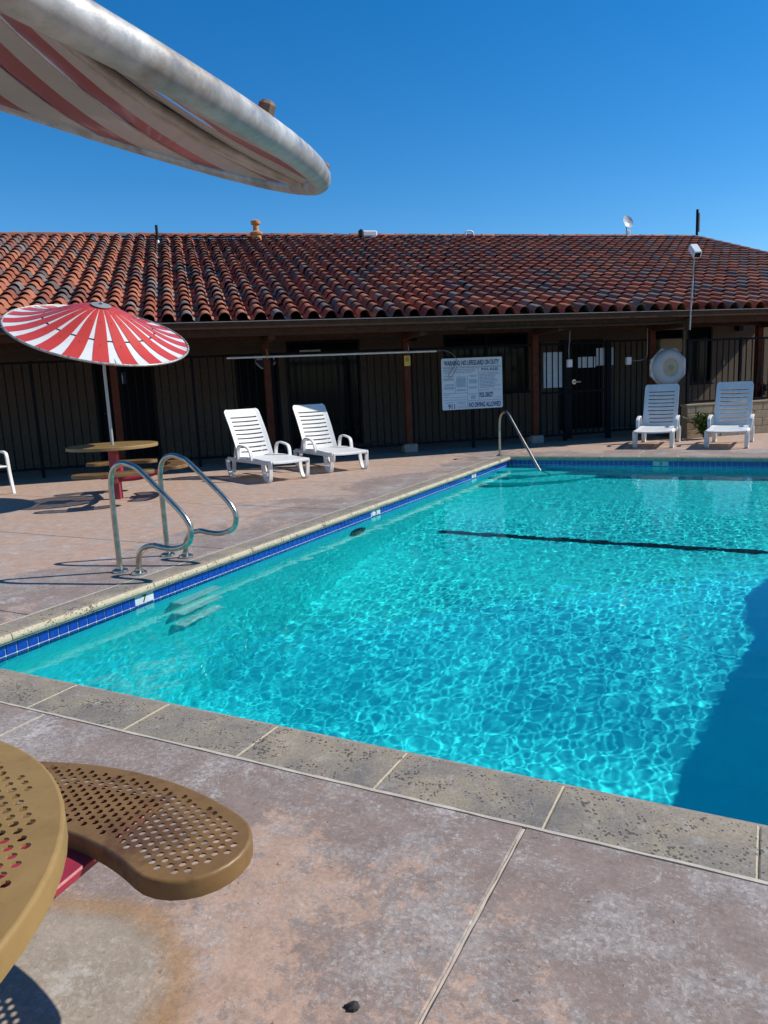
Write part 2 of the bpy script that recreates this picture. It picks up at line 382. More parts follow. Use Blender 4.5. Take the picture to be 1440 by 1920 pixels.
for i in range(len(UF) - 1):
    for (a, b_) in ((JF, 15.1), (15.1, 17.4), (17.4, 19.7)): slab(UF[i], UF[i + 1], a, b_)
for (a, b_) in ((JN, 4.6), (4.6, 7.2), (7.2, 9.8), (9.8, JF)):
    for (c, d) in ((JR, 4.2), (4.2, 6.4), (6.4, 8.6)): slab(c, d, a, b_)
def wob(p0, p1, n, wdt, z, amp):
    P0, P1 = Vector(p0), Vector(p1); dr = (P1 - P0); nn = Vector((-dr.y, dr.x, 0)).normalized(); V = []
    for i in range(n + 1):
        c = P0 + dr * (i / n); a = random.uniform(-amp, amp); b_ = random.uniform(-amp, amp)
        for s_, hz in ((-wdt / 2 + a, -.02), (-wdt * .42 + a, z), (wdt * .42 + b_, z), (wdt / 2 + b_, -.02)):
            q = c + nn * s_; V.append((q.x, q.y, hz))
    F = []
    for i in range(n):
        for j in range(3): F.append((i * 4 + j, i * 4 + j + 1, i * 4 + j + 5, i * 4 + j + 4)[::-1])
    return MB().add(V, F)
for p0, p1 in (((JL, JN), (JR, JN)), ((JL, JN), (JL, JF)), ((JL, JF), (JR, JF))):
    q0, q1 = PW(*p0), PW(*p1)
    wob((q0.x, q0.y, 0), (q1.x, q1.y, 0), 90, .015, .003, .0025).build('joint_sealant', M['sealant'], None, kind='structure')
q0, q1 = PW(-.64, JN - .01), PW(-.64, -.1)
wob((q0.x, q0.y, 0), (q1.x, q1.y, 0), 50, .007, -.003, .002).build('joint_sealant', M['sealant'], None, kind='structure')
q0, q1 = PW(-2.85, JN - .01), PW(-2.85, -.1)
wob((q0.x, q0.y, 0), (q1.x, q1.y, 0), 50, .008, .0, .002).build('joint_sealant', M['sealant'], None, kind='structure')

pool = thing('swimming_pool', 'rectangular blue swimming pool with stone coping', None, PW(-1.6, 7.5, 0), -A, kind='structure')
def PL(u, v, z=0.): return (u + 1.6, v - 7.5, z)
prof = [(WV0, -2.56), (5.0, -2.56), (8.5, -1.66), (WV1, -.96)]
mb = MB(); Vv = []
for v, z in prof: Vv += [PL(WU0, v, z), PL(WU1, v, z)]
F = [(2 * i, 2 * i + 1, 2 * i + 3, 2 * i + 2) for i in range(3)]; n0 = len(Vv)
for v, z in prof: Vv += [PL(WU0, v, -.066), PL(WU1, v, -.066)]
for i in range(3): F += [(2 * i, 2 * i + 2, n0 + 2 * i + 2, n0 + 2 * i), (2 * i + 1, n0 + 2 * i + 1, n0 + 2 * i + 3, 2 * i + 3)]
F += [(0, n0, n0 + 1, 1), (6, 7, n0 + 7, n0 + 6)]
shell = mb.add(Vv, F).build('pool_shell', M['plaster'], pool)
receivers = [shell]
# coping stones with a bullnose
def coping(p0, d, nrm, length, wdt):
    """p0 on the joint line, d along, nrm towards the water (pool-frame 2D)"""
    pr = [(0.003, -.062), (0.003, -.004), (.009, .0025), (wdt - .05, .0025), (wdt - .028, -.001), (wdt - .01, -.010), (wdt, -.026), (wdt, -.042), (wdt - .008, -.055), (wdt - .022, -.063)]
    V = []; gp = .0022
    for (o_, ins) in ((gp, .003), (gp + .004, 0), (length - gp - .004, 0), (length - gp, .003)):
        for (x, z) in pr:
            xx = min(max(x, ins), wdt - ins); zz = z - (ins if z > -.03 else 0)
            V.append(PL(p0[0] + d[0] * o_ + nrm[0] * xx, p0[1] + d[1] * o_ + nrm[1] * xx, zz))
    k = len(pr); F = [(i * k + j, (i + 1) * k + j, (i + 1) * k + (j + 1) % k, i * k + (j + 1) % k) for i in range(3) for j in range(k)]
    F += [tuple(range(k)), tuple(range(3 * k, 4 * k))[::-1]]
    if d[0] * nrm[1] - d[1] * nrm[0] < 0: F = [f[::-1] for f in F]
    o = MB().add(V, F).build('coping_stone', M['coping'], pool, smooth=33); return o
def runs(a, b_, first, step):
    xs = [a]; x = first
    while x < b_ - .12:
        if x > a + .12: xs.append(x)
        x += step
    return xs + [b_]
mb = MB()
mb.box(PL((JL + JR) / 2, (JN + V0) / 2, -.034), (JR - JL - .03, V0 - JN - .03, .062)); mb.box(PL((JL + U0) / 2, (V0 + V1) / 2, -.034), (U0 - JL - .03, V1 - V0 + .02, .062)); mb.box(PL((JL + JR) / 2, (JF + V1) / 2, -.034), (JR - JL - .03, JF - V1 - .03, .062))
mb.build('coping_grout', M['grout_tan'], pool)
xs = runs(JL, JR, .018 - .6 * 8, .6)
for a, b_ in zip(xs, xs[1:]): coping((a, JN), (1, 0), (0, 1), b_ - a, V0 - JN)
xs = runs(V0, V1, 2.81, .6)
for a, b_ in zip(xs, xs[1:]): coping((JL, a), (0, 1), (1, 0), b_ - a, U0 - JL); coping((JR, a), (0, 1), (-1, 0), b_ - a, JR - U1)
xs = runs(JL, JR, -3.7, .6)
for a, b_ in zip(xs, xs[1:]): coping((a, JF), (1, 0), (0, -1), b_ - a, JF - V1)
# waterline tiles (two rows of 78 mm)
T = .078; TT = -.070
tile_me = MB().box((0, 0, 0), (T - .006, .008, T - .006), .0025).mesh('waterline_tile', M['btile'])
mb = MB()
mb.box(PL(WU0 - .004, (WV0 + WV1) / 2, TT - T + .002), (.012, WV1 - WV0, 2 * T + .006)); mb.box(PL((WU0 + WU1) / 2, WV1 + .004, TT - T + .002), (WU1 - WU0, .012, 2 * T + .006))
mb.box(PL((WU0 + WU1) / 2, WV0 - .004, TT - T + .002), (WU1 - WU0, .012, 2 * T + .006)); mb.box(PL(WU1 + .004, (WV0 + WV1) / 2, TT - T + .002), (.012, WV1 - WV0, 2 * T + .006))
mb.build('tile_grout', M['grout'], pool)
markL = {3.94: '7', 7.66: '5', 10.97: '3'}; cand = []
nL = int((WV1 - WV0) / T); nF = int((WU1 - WU0) / T)
for row in range(2):
    for i in range(nL):
        v = WV0 + .02 + (i + .5) * T; z = TT - (row + .5) * T
        if row == 0 and any(abs(v - m) < .10 for m in markL): continue
        cand.append((v + row * 2.0, Matrix.Translation(PL(WU0 + .004, v, z)) @ Matrix.Rotation(math.pi / 2, 4, 'Z')))
    for i in range(nF):
        u = WU0 + .02 + (i + .5) * T; z = TT - (row + .5) * T
        if row == 0 and abs(u + 1.56) < .10: continue
        cand.append((12.7 + row * 3 + (3 if u > 0 else 0), Matrix.Translation(PL(u, WV1 - .004, z))))
cand.sort(key=lambda q: q[0])
rest = MB()
for k, (_, Mx) in enumerate(cand):
    if k < 298: link('waterline_tile', tile_me, pool, None, Mx)
    else: rest.add([Mx @ v.co for v in tile_me.vertices], [tuple(p.vertices) for p in tile_me.polygons])
for side in (0, 1):
    for row in range(2):
        for i in range(nL if side else nF):
            z = TT - (row + .5) * T
            c = PL(WU1 - .004, WV0 + .02 + (i + .5) * T, z) if side else PL(WU0 + .02 + (i + .5) * T, WV0 + .004, z)
            rest.box(c, (.008, T - .006, T - .006) if side else (T - .006, .008, T - .006))
rest.build('waterline_tile_band', M['btile'], pool, kind='stuff')

def text_mb(body, wdt, hgt, depth=.0012, bold=.012):
    cu = bpy.data.curves.new('lettering', 'FONT'); cu.body = body; cu.size = 1; cu.extrude = .0; cu.offset = bold; cu.resolution_u = 3
    ob = bpy.data.objects.new('lettering', cu); COL.objects.link(ob)
    dg = bpy.context.evaluated_depsgraph_get(); me = bpy.data.meshes.new_from_object(ob.evaluated_get(dg))
    co = np.array([v.co[:] for v in me.vertices]); fs = [tuple(p.vertices) for p in me.polygons]
    bpy.data.objects.remove(ob); bpy.data.curves.remove(cu); bpy.data.meshes.remove(me)
    lo = co.min(0); hi = co.max(0); co = (co - lo) / np.maximum(hi - lo, 1e-6)
    m = MB(); m.add([(x * wdt - wdt / 2, y * hgt - hgt / 2, depth) for x, y, _ in co], fs); return m
# number lies in (x right, y up); stand it on a wall: x->dir, y->z, depth->normal
def stand(m, o, dr, nr):
    o, dr, nr = Vector(o), Vector(dr), Vector(nr)
    m.V = [tuple(o + dr * x + Vector((0, 0, 1)) * y + nr * z) for x, y, z in m.V]; return m
for v, s_ in markL.items():
    p = PL(WU0 + .004, v, TT - T / 2)
    mk = MB().box(p, (.009, .19, T - .004), .002).build('depth_marker', M['marker'], pool)
    m = stand(text_mb(s_, .042, .058), (0, 0, 0), (0, 1, 0), (1, 0, 0)); m.V = [(x + p[0] + .005, y + p[1], z + p[2]) for x, y, z in m.V]
    m.build('depth_number', M['ink'], mk)
p = PL(-1.56, WV1 - .004, TT - T / 2)
mk = MB().box(p, (.24, .009, T - .004), .002).build('depth_marker', M['marker'], pool)
m = stand(text_mb('3', .042, .058), (0, 0, 0), (1, 0, 0), (0, -1, 0)); m.V = [(x + p[0], y + p[1] - .005, z + p[2]) for x, y, z in m.V]
m.build('depth_number', M['ink'], mk)
# lane line on the floor break, steps in the far corners, pool light
mb = MB(); zl = -1.66
mb.box(PL((WU0 + .45 + WU1) / 2, 8.5, zl + .004), (WU1 - WU0 - .45, .13, .012)); receivers.append(mb.build('lane_line', M['line'], pool))
for side in (1,):
    for k, (ext, top) in enumerate(((.62, -.36), (1.05, -.62), (1.5, -.86))):
        cx, cy_ = (WU0 if side > 0 else WU1), WV1
        poly = [(cx, cy_)] + [(cx + side * ext * 1.15 * math.cos(t), cy_ - ext * math.sin(t)) for t in np.linspace(0, math.pi / 2, 9)]
        if side > 0: poly = poly[::-1]
        m = MB().prism([PL(x, y)[:2] for x, y in poly], -1.4, top); receivers.append(m.build('pool_step', M['plaster'], pool))
pl_ = MB().lathe([(.16, 0), (.16, .02), (.13, .035), (.0001, .04)], 20); pl_.xf(Matrix.Translation(PL(WU0, 7.2, -.62)) @ Matrix.Rotation(math.pi / 2, 4, 'Y'))
receivers.append(pl_.build('pool_light', M['frame'], pool, smooth=40))
# water with real ripples
nx, ny = int((WU1 - WU0) / .0095), int((WV1 - WV0) / .0095)
X, Y = np.meshgrid(np.linspace(WU0, WU1, nx), np.linspace(WV0, WV1, ny)); Z = np.zeros_like(X)
for i in range(90):
    lam = math.exp(rng.uniform(math.log(.042), math.log(.34))); th = rng.uniform(0, 2 * math.pi); kk = 2 * math.pi / lam
    Z += .000074 * (lam / .18) ** 1.25 * rng.uniform(.4, 1) * np.sin(kk * (X * math.cos(th) + Y * math.sin(th)) + rng.uniform(0, 6.28))
G = np.zeros_like(X)
for i in range(14):
    lam = rng.uniform(.9, 3.6); th = rng.uniform(0, 2 * math.pi); G += np.sin(2 * math.pi / lam * (X * math.cos(th) + Y * math.sin(th)) + rng.uniform(0, 6.28))
Z *= 1 + .42 * np.tanh(G / 2.6)   # gusts: livelier and calmer patches
co = np.stack([X + 1.6, Y - 7.5, WZ + Z], -1).reshape(-1, 3)
ix = np.arange(nx * ny).reshape(ny, nx); q = np.stack([ix[:-1, :-1], ix[:-1, 1:], ix[1:, 1:], ix[1:, :-1]], -1).reshape(-1, 4)
wm = bpy.data.materials.new('pool_water'); wm.use_nodes = True; t = wm.node_tree; t.nodes.clear()
o_ = t.nodes.new('ShaderNodeOutputMaterial'); gl = t.nodes.new('ShaderNodeBsdfGlass'); gl.inputs['IOR'].default_value = 1.333; gl.inputs['Roughness'].default_value = 0
gl.inputs['Color'].default_value = (.58, .97, 1, 1); t.links.new(gl.outputs[0], o_.inputs['Surface'])
me = bpy.data.meshes.new('water'); me.from_pydata(co.tolist(), [], q.tolist()); me.materials.append(wm); me.polygons.foreach_set('use_smooth', [True] * len(me.polygons))
water = link('water', me, None, 'structure'); water.location = PW(-1.6, 7.5, 0); water.rotation_euler = (0, 0, -A); water.cycles.is_caustics_caster = True
water['label'] = 'clear rippled turquoise pool water'
# ---------------------------------------------------------------- the building
ET, EZ, RT, RZ, WT, SE, SW = 13.0, 2.50, 22.0, 5.50, 17.0, 16.25, -9.0
B0 = (4.0, WT)
bld = thing('motel_building', 'long low building with red barrel tile roof and shaded veranda', 'building', BW(*B0), Bq)
def b(s, t, z=0.): return (s - B0[0], t - B0[1], z)
def bbox(name, s0, s1, t0, t1, z0, z1, mat, parent=bld, bev=.0, kind=None):
    return MB().box(b((s0 + s1) / 2, (t0 + t1) / 2, (z0 + z1) / 2), (s1 - s0, t1 - t0, z1 - z0), bev).build(name, mat, parent, kind=kind)
# front wall cut by openings: (s0, s1, z0, z1)
OPEN = [(-1.85, -.62, 0, 2.12), (1.10, 2.05, 0, 2.12), (2.25, 3.92, 0, 2.38), (5.95, 8.12, 1.02, 2.42), (8.95, 10.15, 0, 2.2), (11.45, 12.5, 1.35, 2.42), (12.58, 13.32, 1.0, 2.46)]
mb = MB(); ss = sorted({SW + .4, SE - .4} | {o[0] for o in OPEN} | {o[1] for o in OPEN})
for s0, s1 in zip(ss, ss[1:]):
    hit = [o for o in OPEN if o[0] <= s0 + 1e-4 and o[1] >= s1 - 1e-4]
    zs = [(0, 3.72)] if not hit else [(0, hit[0][2]), (hit[0][3], 3.72)]
    for z0, z1 in zs:
        if z1 - z0 > .01: mb.box(b((s0 + s1) / 2, WT + .1, (z0 + z1) / 2), (s1 - s0, .2, z1 - z0))
mb.box(b(SE - .5, (WT + .2 + 27) / 2, 1.8), (.2, 27 - WT - .2, 3.6)); mb.box(b(SW + .5, (WT + .2 + 27) / 2, 1.8), (.2, 27 - WT - .2, 3.6)); mb.box(b(3.6, 27, 1.8), (25, .2, 3.6))
mb.build('wall', M['stucco'], bld)
def door(s0, s1, z1, glassy=False):
    d = bbox('door', s0 + .03, s1 - .03, WT + .06, WT + .11, .02, z1 - .04, M['glass'] if glassy else M['darkdoor'])
    m = MB(); m.box(b(s0 + .02, WT + .08, z1 / 2), (.06, .16, z1)); m.box(b(s1 - .02, WT + .08, z1 / 2), (.06, .16, z1)); m.box(b((s0 + s1) / 2, WT + .08, z1 - .02), (s1 - s0 - .1, .16, .06))
    m.build('door_frame', M['frame'], d)
    m = MB().tube([b(s0 + .14, WT + .06, 1.0), b(s0 + .14, WT - .0, 1.0), b(s0 + .26, WT - .0, 1.0)], .012, 8); m.build('door_handle', M['steel'], d, smooth=40)
    return d
door(-1.85, -.62, 2.12); door(1.10, 2.05, 2.12); d = door(2.25, 3.92, 2.38, True)
bbox('door_closer', 2.55, 3.02, WT - .02, WT + .05, 2.14, 2.18, M['whitemetal'], d); door(8.95, 10.15, 2.2)
def window(s0, s1, z0, z1, fm, mull):
    wn = thing('window', 'x', 'x'); del wn['label'], wn['category']; wn.parent = bld; wn.location = b((s0 + s1) / 2, WT, z0)
    m = MB(); w2, h = (s1 - s0) / 2, z1 - z0; f = .05
    m.box((0, .05, f / 2), (2 * w2, .12, f)); m.box((0, .05, h - f / 2), (2 * w2, .12, f))
    for x in (-w2 + f / 2, w2 - f / 2) + ((0,) if mull else ()): m.box((x, .052, h / 2), (f, .11, h - 2 * f))
    m.build('window_frame', fm, wn); MB().box((0, .07, h / 2), (2 * w2 - .04, .012, h - .04)).build('pane', M['glass'], wn)
    MB().box((0, -.02, -.02), (2 * w2 + .08, .09, .04), .005).build('sill', fm, wn); return wn
window(5.95, 8.12, 1.02, 2.42, M['frame'], True); wn = window(11.45, 12.5, 1.35, 2.42, M['wframe'], False); window(12.58, 13.32, 1.0, 2.46, M['frame'], False)
MB().box((.02, -.02, .62), (.66, .26, .36), .02).build('air_conditioner', M['ac'], wn)
bbox('wall_lamp', 13.98, 14.14, WT - .16, WT, 2.28, 2.44, M['frame'], bld, .02); bbox('outlet_box', 13.62, 13.70, WT - .03, WT, 1.42, 1.56, M['wframe'], bld, .005)
bbox('vent_grille', 4.95, 5.3, WT - .02, WT, 2.3, 2.5, M['frame']); bbox('vent_grille', 7.85, 8.35, WT - .02, WT, 2.46, 2.6, M['frame']); bbox('vent_grille', -2.55, -2.2, WT - .02, WT, 2.2, 2.42, M['frame'])
# posts, beam, rafters, eaves
SL = (RZ - EZ) / (RT - ET)
PS = [-6.6, -3.9, -1.2, 1.5, 4.2, 6.92, 9.62, 12.32, 15.0]
for s in PS:
    o = MB().box(b(s, 14.2, 1.18), (.125, .125, 2.14), .006).build('post', M['post'], bld)
    MB().box(b(s, 14.2, .085), (.27, .27, .17), .02).build('footing', M['footing'], o)
bbox('beam', SW + .3, SE - .3, 14.12, 14.28, 2.26, 2.46, M['wood'])
for s in PS: bbox('rafter_tail', s - .06, s + .06, 13.06, 14.11, 2.19, 2.285, M['wood'], bld, .004)
bbox('fascia', SW, SE, 13.02, 13.06, 2.26, 2.50, M['wood'])
mb = MB().sweep([b(SW, 12.96, 2.43), b(SE, 12.96, 2.43)], [(-.055, .06), (-.055, -.01), (-.045, -.05), (.05, -.05), (.05, .06), (.04, .06), (.04, -.04), (-.04, -.04), (-.045, .06)]); mb.build('gutter', M['gutter'], bld)
mb = MB().box(b((SW + SE) / 2, 12.905, 2.494), (SE - SW, .016, .010)); mb.build('gutter_lip', M['gutter_lip'], bld)
MB().tube([b(5.0, 13.0, 2.27), b(9.2, 13.0, 2.27), b(9.55, 13.0, 2.31), b(9.7, 13.0, 2.40)], .02, 8).build('conduit', M['gutter'], bld)
mb = MB(); th = .10
V = [b(SW, ET, EZ - th), b(SE, ET, EZ - th), b(SE, RT, RZ - th), b(SW, RT, RZ - th), b(SW, ET, EZ), b(SE, ET, EZ), b(SE, RT, RZ), b(SW, RT, RZ), b(SE, 2 * RT - ET, EZ - th), b(SW, 2 * RT - ET, EZ - th), b(SE, 2 * RT - ET, EZ), b(SW, 2 * RT - ET, EZ)]
mb.add(V, [(0, 3, 2, 1), (4, 5, 6, 7), (0, 1, 5, 4), (1, 2, 6, 5), (3, 0, 4, 7), (2, 3, 9, 8), (7, 6, 10, 11), (8, 9, 11, 10), (2, 8, 10, 6), (9, 3, 7, 11)]); roof = mb.build('roof', M['soffit'], bld)
bbox('ceiling', SW + .3, 14.7, 14.3, WT - .005, 2.62, 2.66, M['soffit'])
# barrel tiles
TW, TE, TLn = .30, .378, .43
def tile_mb(seed):
    r_ = random.Random(seed); rad = .095; thk = .014
    pr = [(-rad * math.cos(t), rad * math.sin(t) * 1.05) for t in np.linspace(0, math.pi, 8)] + [(rad + .03, -.022), (rad + .06, -.030), (rad + .09, -.022), (TW - rad, .002)]
    m = MB(); V = []
    for (y, dz, sc_) in ((0, .034, 1.06), (TLn, .0, .92)):
        for lay in (0, 1):
            for (x, z) in pr: V.append((x * (sc_ if x < rad else 1), y, z * sc_ + dz - lay * thk))
    k = len(pr); F = []
    for j in range(k - 1):
        F.append((j, j + 1, 2 * k + j + 1, 2 * k + j)); F.append((k + j, 3 * k + j, 3 * k + j + 1, k + j + 1)); F.append((j, k + j, k + j + 1, j + 1))
    return m.add(V, F)
tmesh = [tile_mb(i).mesh('roof_tile', M['tile_one'], smooth=50) for i in range(3)]
tb = tile_mb(0); tbV = np.array(tb.V); tbF = tb.F
ang = math.atan(SL); slope_n = math.hypot(RT - ET, RZ - EZ); nrow = int(slope_n / TE) + 1
spots = []; cinv = cam.matrix_world.inverted(); bw = Matrix.Translation(BW(*B0)) @ Matrix.Rotation(Bq, 4, 'Z')
ncol = int((SE - SW) / TW)
for i in range(ncol):
    for j in range(nrow):
        d = j * TE - .06
        if d > slope_n - .1: continue
        p = b(SW + .12 + i * TW, ET + d * math.cos(ang), EZ + d * math.sin(ang) + .032)
        q = cinv @ (bw @ Vector(p)); x, y = q.x / -q.z * FPX, q.y / -q.z * FPX
        vis = abs(x) < 735 and abs(y) < 960
        spots.append((0 if vis else 1, -q.z, p))
spots.sort()
allV = []; allF = []; off = 0
for k, (nv, dd, p) in enumerate(spots):
    Mx = Matrix.Translation(Vector(p) + Vector((random.uniform(-.008, .008), random.uniform(-.012, .012), random.uniform(-.003, .006)))) @ Matrix.Rotation(ang, 4, 'X') @ Matrix.Rotation(random.gauss(0, .022), 4, 'Z') @ Matrix.Rotation(random.gauss(0, .035), 4, 'Y')
    if k < 298: link('roof_tile', tmesh[k % 3], roof, None, Mx)
    else:
        A4 = np.array(Mx); allV.append(tbV @ A4[:3, :3].T + A4[:3, 3]); allF += [tuple(i + off for i in f) for f in tbF]; off += len(tbV)
me = bpy.data.meshes.new('roof_tile_field'); me.from_pydata(np.concatenate(allV).tolist(), [], allF); me.materials.append(M['tile_isl'])
me.polygons.foreach_set('use_smooth', [True] * len(me.polygons)); me.set_sharp_from_angle(angle=R(50)); link('roof_tile_field', me, roof, 'stuff')
rp = [(.13 * math.cos(t), .11 * math.sin(t)) for t in np.linspace(0, math.pi, 8)]
rme = MB().sweep([(0, 0, .012), (.52, 0, -.004)], rp + [(x * .88, y * .85) for x, y in rp[::-1]]).mesh('ridge_tile', M['tile_one'], smooth=50)
for i in range(int((SE - SW) / .45)): link('ridge_tile', rme, roof, None, Matrix.Translation(b(SW + i * .45, RT, RZ + .03)) @ Matrix.Rotation(random.gauss(0, .015), 4, 'Y'))
for i in range(int(slope_n / .42)):
    d = i * .42; link('rake_tile', rme, roof, None, Matrix.Translation(b(SE, ET + d * math.cos(ang) - .05, EZ + d * math.sin(ang) + .05)) @ Matrix.Rotation(math.pi / 2, 4, 'Z') @ Matrix.Rotation(-ang, 4, 'Y'))
def rt(d): return ET + d * math.cos(ang), EZ + d * math.sin(ang)
# things standing on the roof
def on_roof(s, d): t, z = rt(d); return BW(s, t, z + .05)
o = thing('roof_vent', 'terracotta coloured round roof vent with a capped neck', 'vent', on_roof(2.22, 8.78), Bq); o.scale = (.8, .8, .8)
MB().lathe([(.17, -.12), (.165, .16), (.21, .19), (.215, .25), (.11, .30)], 20).build('vent_base', M['terra'], o, smooth=35)
MB().lathe([(.10, .28), (.095, .55)], 16).build('vent_neck', M['terra'], o, smooth=40); MB().lathe([(.15, .52), (.16, .56), (.16, .62), (.06, .67)], 18).build('vent_cap', M['terra'], o, smooth=35)
o = thing('vent_pipe', 'thin dark vent pipe rising through the tiles near the ridge', 'pipe', on_roof(-.36, 8.45), Bq); MB().lathe([(.035, -.1), (.035, .42)], 10).build('pipe', M['frame'], o, smooth=40); MB().lathe([(.09, -.08), (.04, .05)], 12).build('flashing', M['grey_cap'], o, smooth=40)
o = thing('ridge_flood_light', 'small white flood light lying along the roof ridge', 'light', on_roof(5.42, 8.95), Bq)
MB().box((0, 0, .16), (.42, .16, .16), .03).build('lamp_housing', M['whitemetal'], o); MB().box((-.26, 0, .17), (.09, .22, .2), .02).build('lamp_head', M['frame'], o); MB().lathe([(.1, -.08), (.07, .1)], 12, (.1, 0, 0)).build('mount', M['whitemetal'], o)
o = thing('vent_loop', 'little white pipe loop poking over the roof ridge', 'pipe', on_roof(8.6, 9.4), Bq)
MB().tube(bez([(-.12, 0, -.1), (-.12, 0, .12), (-.06, 0, .18), (.06, 0, .18), (.12, 0, .12), (.12, 0, -.1)], 4), .03, 8).build('pipe', M['whitemetal'], o, smooth=40); MB().box((0, 0, -.1), (.4, .2, .06), .01).build('flashing', M['whitemetal'], o)
o = thing('satellite_dish', 'round mesh dish antenna standing on the ridge', 'dish', on_roof(13.8, 9.25), Bq); o.scale = (.76, .76, .76)
m = MB().lathe([(.0001, 0), (.1, .008), (.2, .035), (.27, .07), (.265, .08), (.2, .045), (.1, .018), (.0001, .01)], 24, cap=False); m.xf(Matrix.Translation((-.05, -.1, .62)) @ Matrix.Rotation(R(72), 4, 'X') @ Matrix.Rotation(R(10), 4, 'Y')); m.build('dish', M['plasticdome'], o, smooth=40)
MB().tube([(0, 0, -.1), (0, 0, .62)], .025, 8).build('mast', M['grey_cap'], o); MB().box((.05, -.05, .2), (.16, .1, .26), .02).build('receiver_box', M['whitemetal'], o); MB().tube([(-.1, -.15, .6), (-.09, -.38, .58)], .012, 6).build('feed_arm', M['grey_cap'], o)
o = thing('antenna_mast', 'thin dark antenna mast behind the roof', 'antenna', BW(16.75, RT + .3, 0), Bq); MB().tube([(0, 0, 0), (0, 0, 6.5)], .04, 8).build('mast', M['iron'], o); MB().box((.07, 0, 6.1), (.05, .06, .6), .01).build('aerial', M['grey_cap'], o)
o = thing('security_light', 'white box flood light on a bent pole at the eave', 'light', BW(9.56, 12.84, 2.12), Bq)
MB().tube(bez([(-.02, .0, 0), (-.01, 0, .35), (.02, 0, .9), (.03, -.02, 1.36)], 5), .015, 8).build('pole', M['galv'], o, smooth=40)
m = MB().box((0, 0, 0), (.15, .3, .13), .012); m.xf(Matrix.Translation((.07, .02, 1.47)) @ Matrix.Rotation(R(-14), 4, 'Z') @ Matrix.Rotation(R(38), 4, 'X')); m.build('lamp_housing', M['whitemetal'], o)
m = MB().box((0, -.152, 0), (.11, .006, .09)); m.xf(Matrix.Translation((.07, .02, 1.47)) @ Matrix.Rotation(R(-14), 4, 'Z') @ Matrix.Rotation(R(38), 4, 'X')); m.build('lens', M['glass'], o)
MB().box((-.03, .06, .10), (.05, .12, .2), .01).build('bracket', M['gutter'], o); MB().tube(bez([(.02, -.02, .3), (.05, -.03, .5), (.035, -.03, .8), (.05, -.02, 1.38)], 4), .006, 6).build('cable', M['iron'], o)

# ---------------------------------------------------------------- fence, gate, block wall
pk = MB().box((0, 0, 0), (.019, .019, 1.78)).mesh('picket', M['iron']); pk2 = MB().box((0, 0, 0), (.016, .016, 1.24)).mesh('picket', M['iron'])
def fence(s0, s1, t, z0, z1, label, pm, group):
    f = thing('iron_fence', label, 'fence', BW((s0 + s1) / 2, t), Bq, group); L = s1 - s0
    for z in (z0, z1): MB().box((0, 0, z), (L, .034, .04)).build('rail', M['iron'], f)
    n = max(2, round(L / .142)); h = (z1 + z0) / 2
    for i in range(1, n): link('picket', pm, f, None, Matrix.Translation((-L / 2 + i * L / n, 0, h)) @ Matrix.Diagonal((1, 1, (z1 - z0 + .02) / (1.78 if pm is pk else 1.24), 1)))
    for x in (-L / 2 + .028, 0) if L > 1.8 else (-L / 2 + .028,): MB().box((x, .002, (z1 + .03) / 2), (.05, .05, z1 + .03)).build('fence_post', M['iron'], f)
    return f
fl_ = ['black iron fence section behind the white armchair', 'black iron fence section behind the striped parasol', 'black iron fence section behind the first white lounger', 'black iron fence section behind the hanging pool pole', 'black iron fence section behind the pool rules sign']
for k, (a, c) in enumerate(zip(PS[0:5], PS[1:6])): fence(a + .07, c - .07, 14.22, .16, 2.0, fl_[k], pk, 'iron fence between the veranda posts')
fence(8.62, 9.55, 14.22, .16, 2.02, 'short black iron fence section between gate and life ring post', pk, 'iron fence between the veranda posts')
gate = thing('iron_gate', 'black iron pool gate with lever handle beside notice boards', 'gate', BW(6.99, 14.22), Bq)
for z in (.14, 1.02, 2.0): MB().box((.81, 0, z), (1.62, .036, .045)).build('rail', M['iron'], gate)
for i in range(12): link('picket', pk, gate, None, Matrix.Translation((.07 + i * .134, 0, 1.07)) @ Matrix.Diagonal((1, 1, 1.04, 1)))
for x in (.03, .62, 1.6): MB().box((x, .001, 1.03), (.055, .055, 2.04)).build('gate_stile', M['iron'], gate)
MB().box((.68, -.012, 1.0), (.18, .012, 1.9)).build('mesh_screen', M['darkdoor'], gate)
m = MB().lathe([(.05, 0), (.05, .03)], 16); m.xf(Matrix.Translation((.80, -.03, 1.22)) @ Matrix.Rotation(math.pi / 2, 4, 'X')); m.tube([(.80, -.06, 1.22), (.80, -.09, 1.22), (.93, -.09, 1.22)], .016, 8); m.build('lever_handle', M['steel'], gate, smooth=40)
def notice(s, t, z, wd, h, label):
    o = thing('notice_board', label, 'notice', BW(s, t, z), Bq, 'notice boards hung behind the gate'); MB().box((0, 0, h / 2), (wd, .012, h), .002).build('board', M['paper'], o)
notice(7.36, 14.27, 1.12, .42, .72, 'tall pale notice board behind gate bars beside the brown post')
notice(8.14, 14.27, 1.50, .40, .22, 'low pale notice board behind the gate bars above the lever handle'); notice(8.56, 14.27, 1.53, .40, .36, 'square pale notice board behind the fence bars')
def ebox(s, z, label, pts):
    o = thing('switch_box', label, 'electrical box', BW(s, 14.18, z), Bq, 'electrical boxes by the gate'); MB().box((0, -.02, 0), (.11, .07, .16), .008).build('box', M['whitemetal'], o); MB().tube(bez(pts, 4), .009, 6).build('conduit', M['grey_cap'], o, smooth=40)
ebox(7.68, 1.60, 'white electrical box with thin conduit dropping from the eave', [(.0, 0, .05), (.0, 0, .3), (.02, 0, .5), (.02, 0, .7)])
ebox(9.05, 1.60, 'white electrical box with bent conduit beside the life ring', [(.03, 0, 0), (.3, 0, 0), (.42, 0, .04), (.46, 0, .16), (.46, 0, .68)])
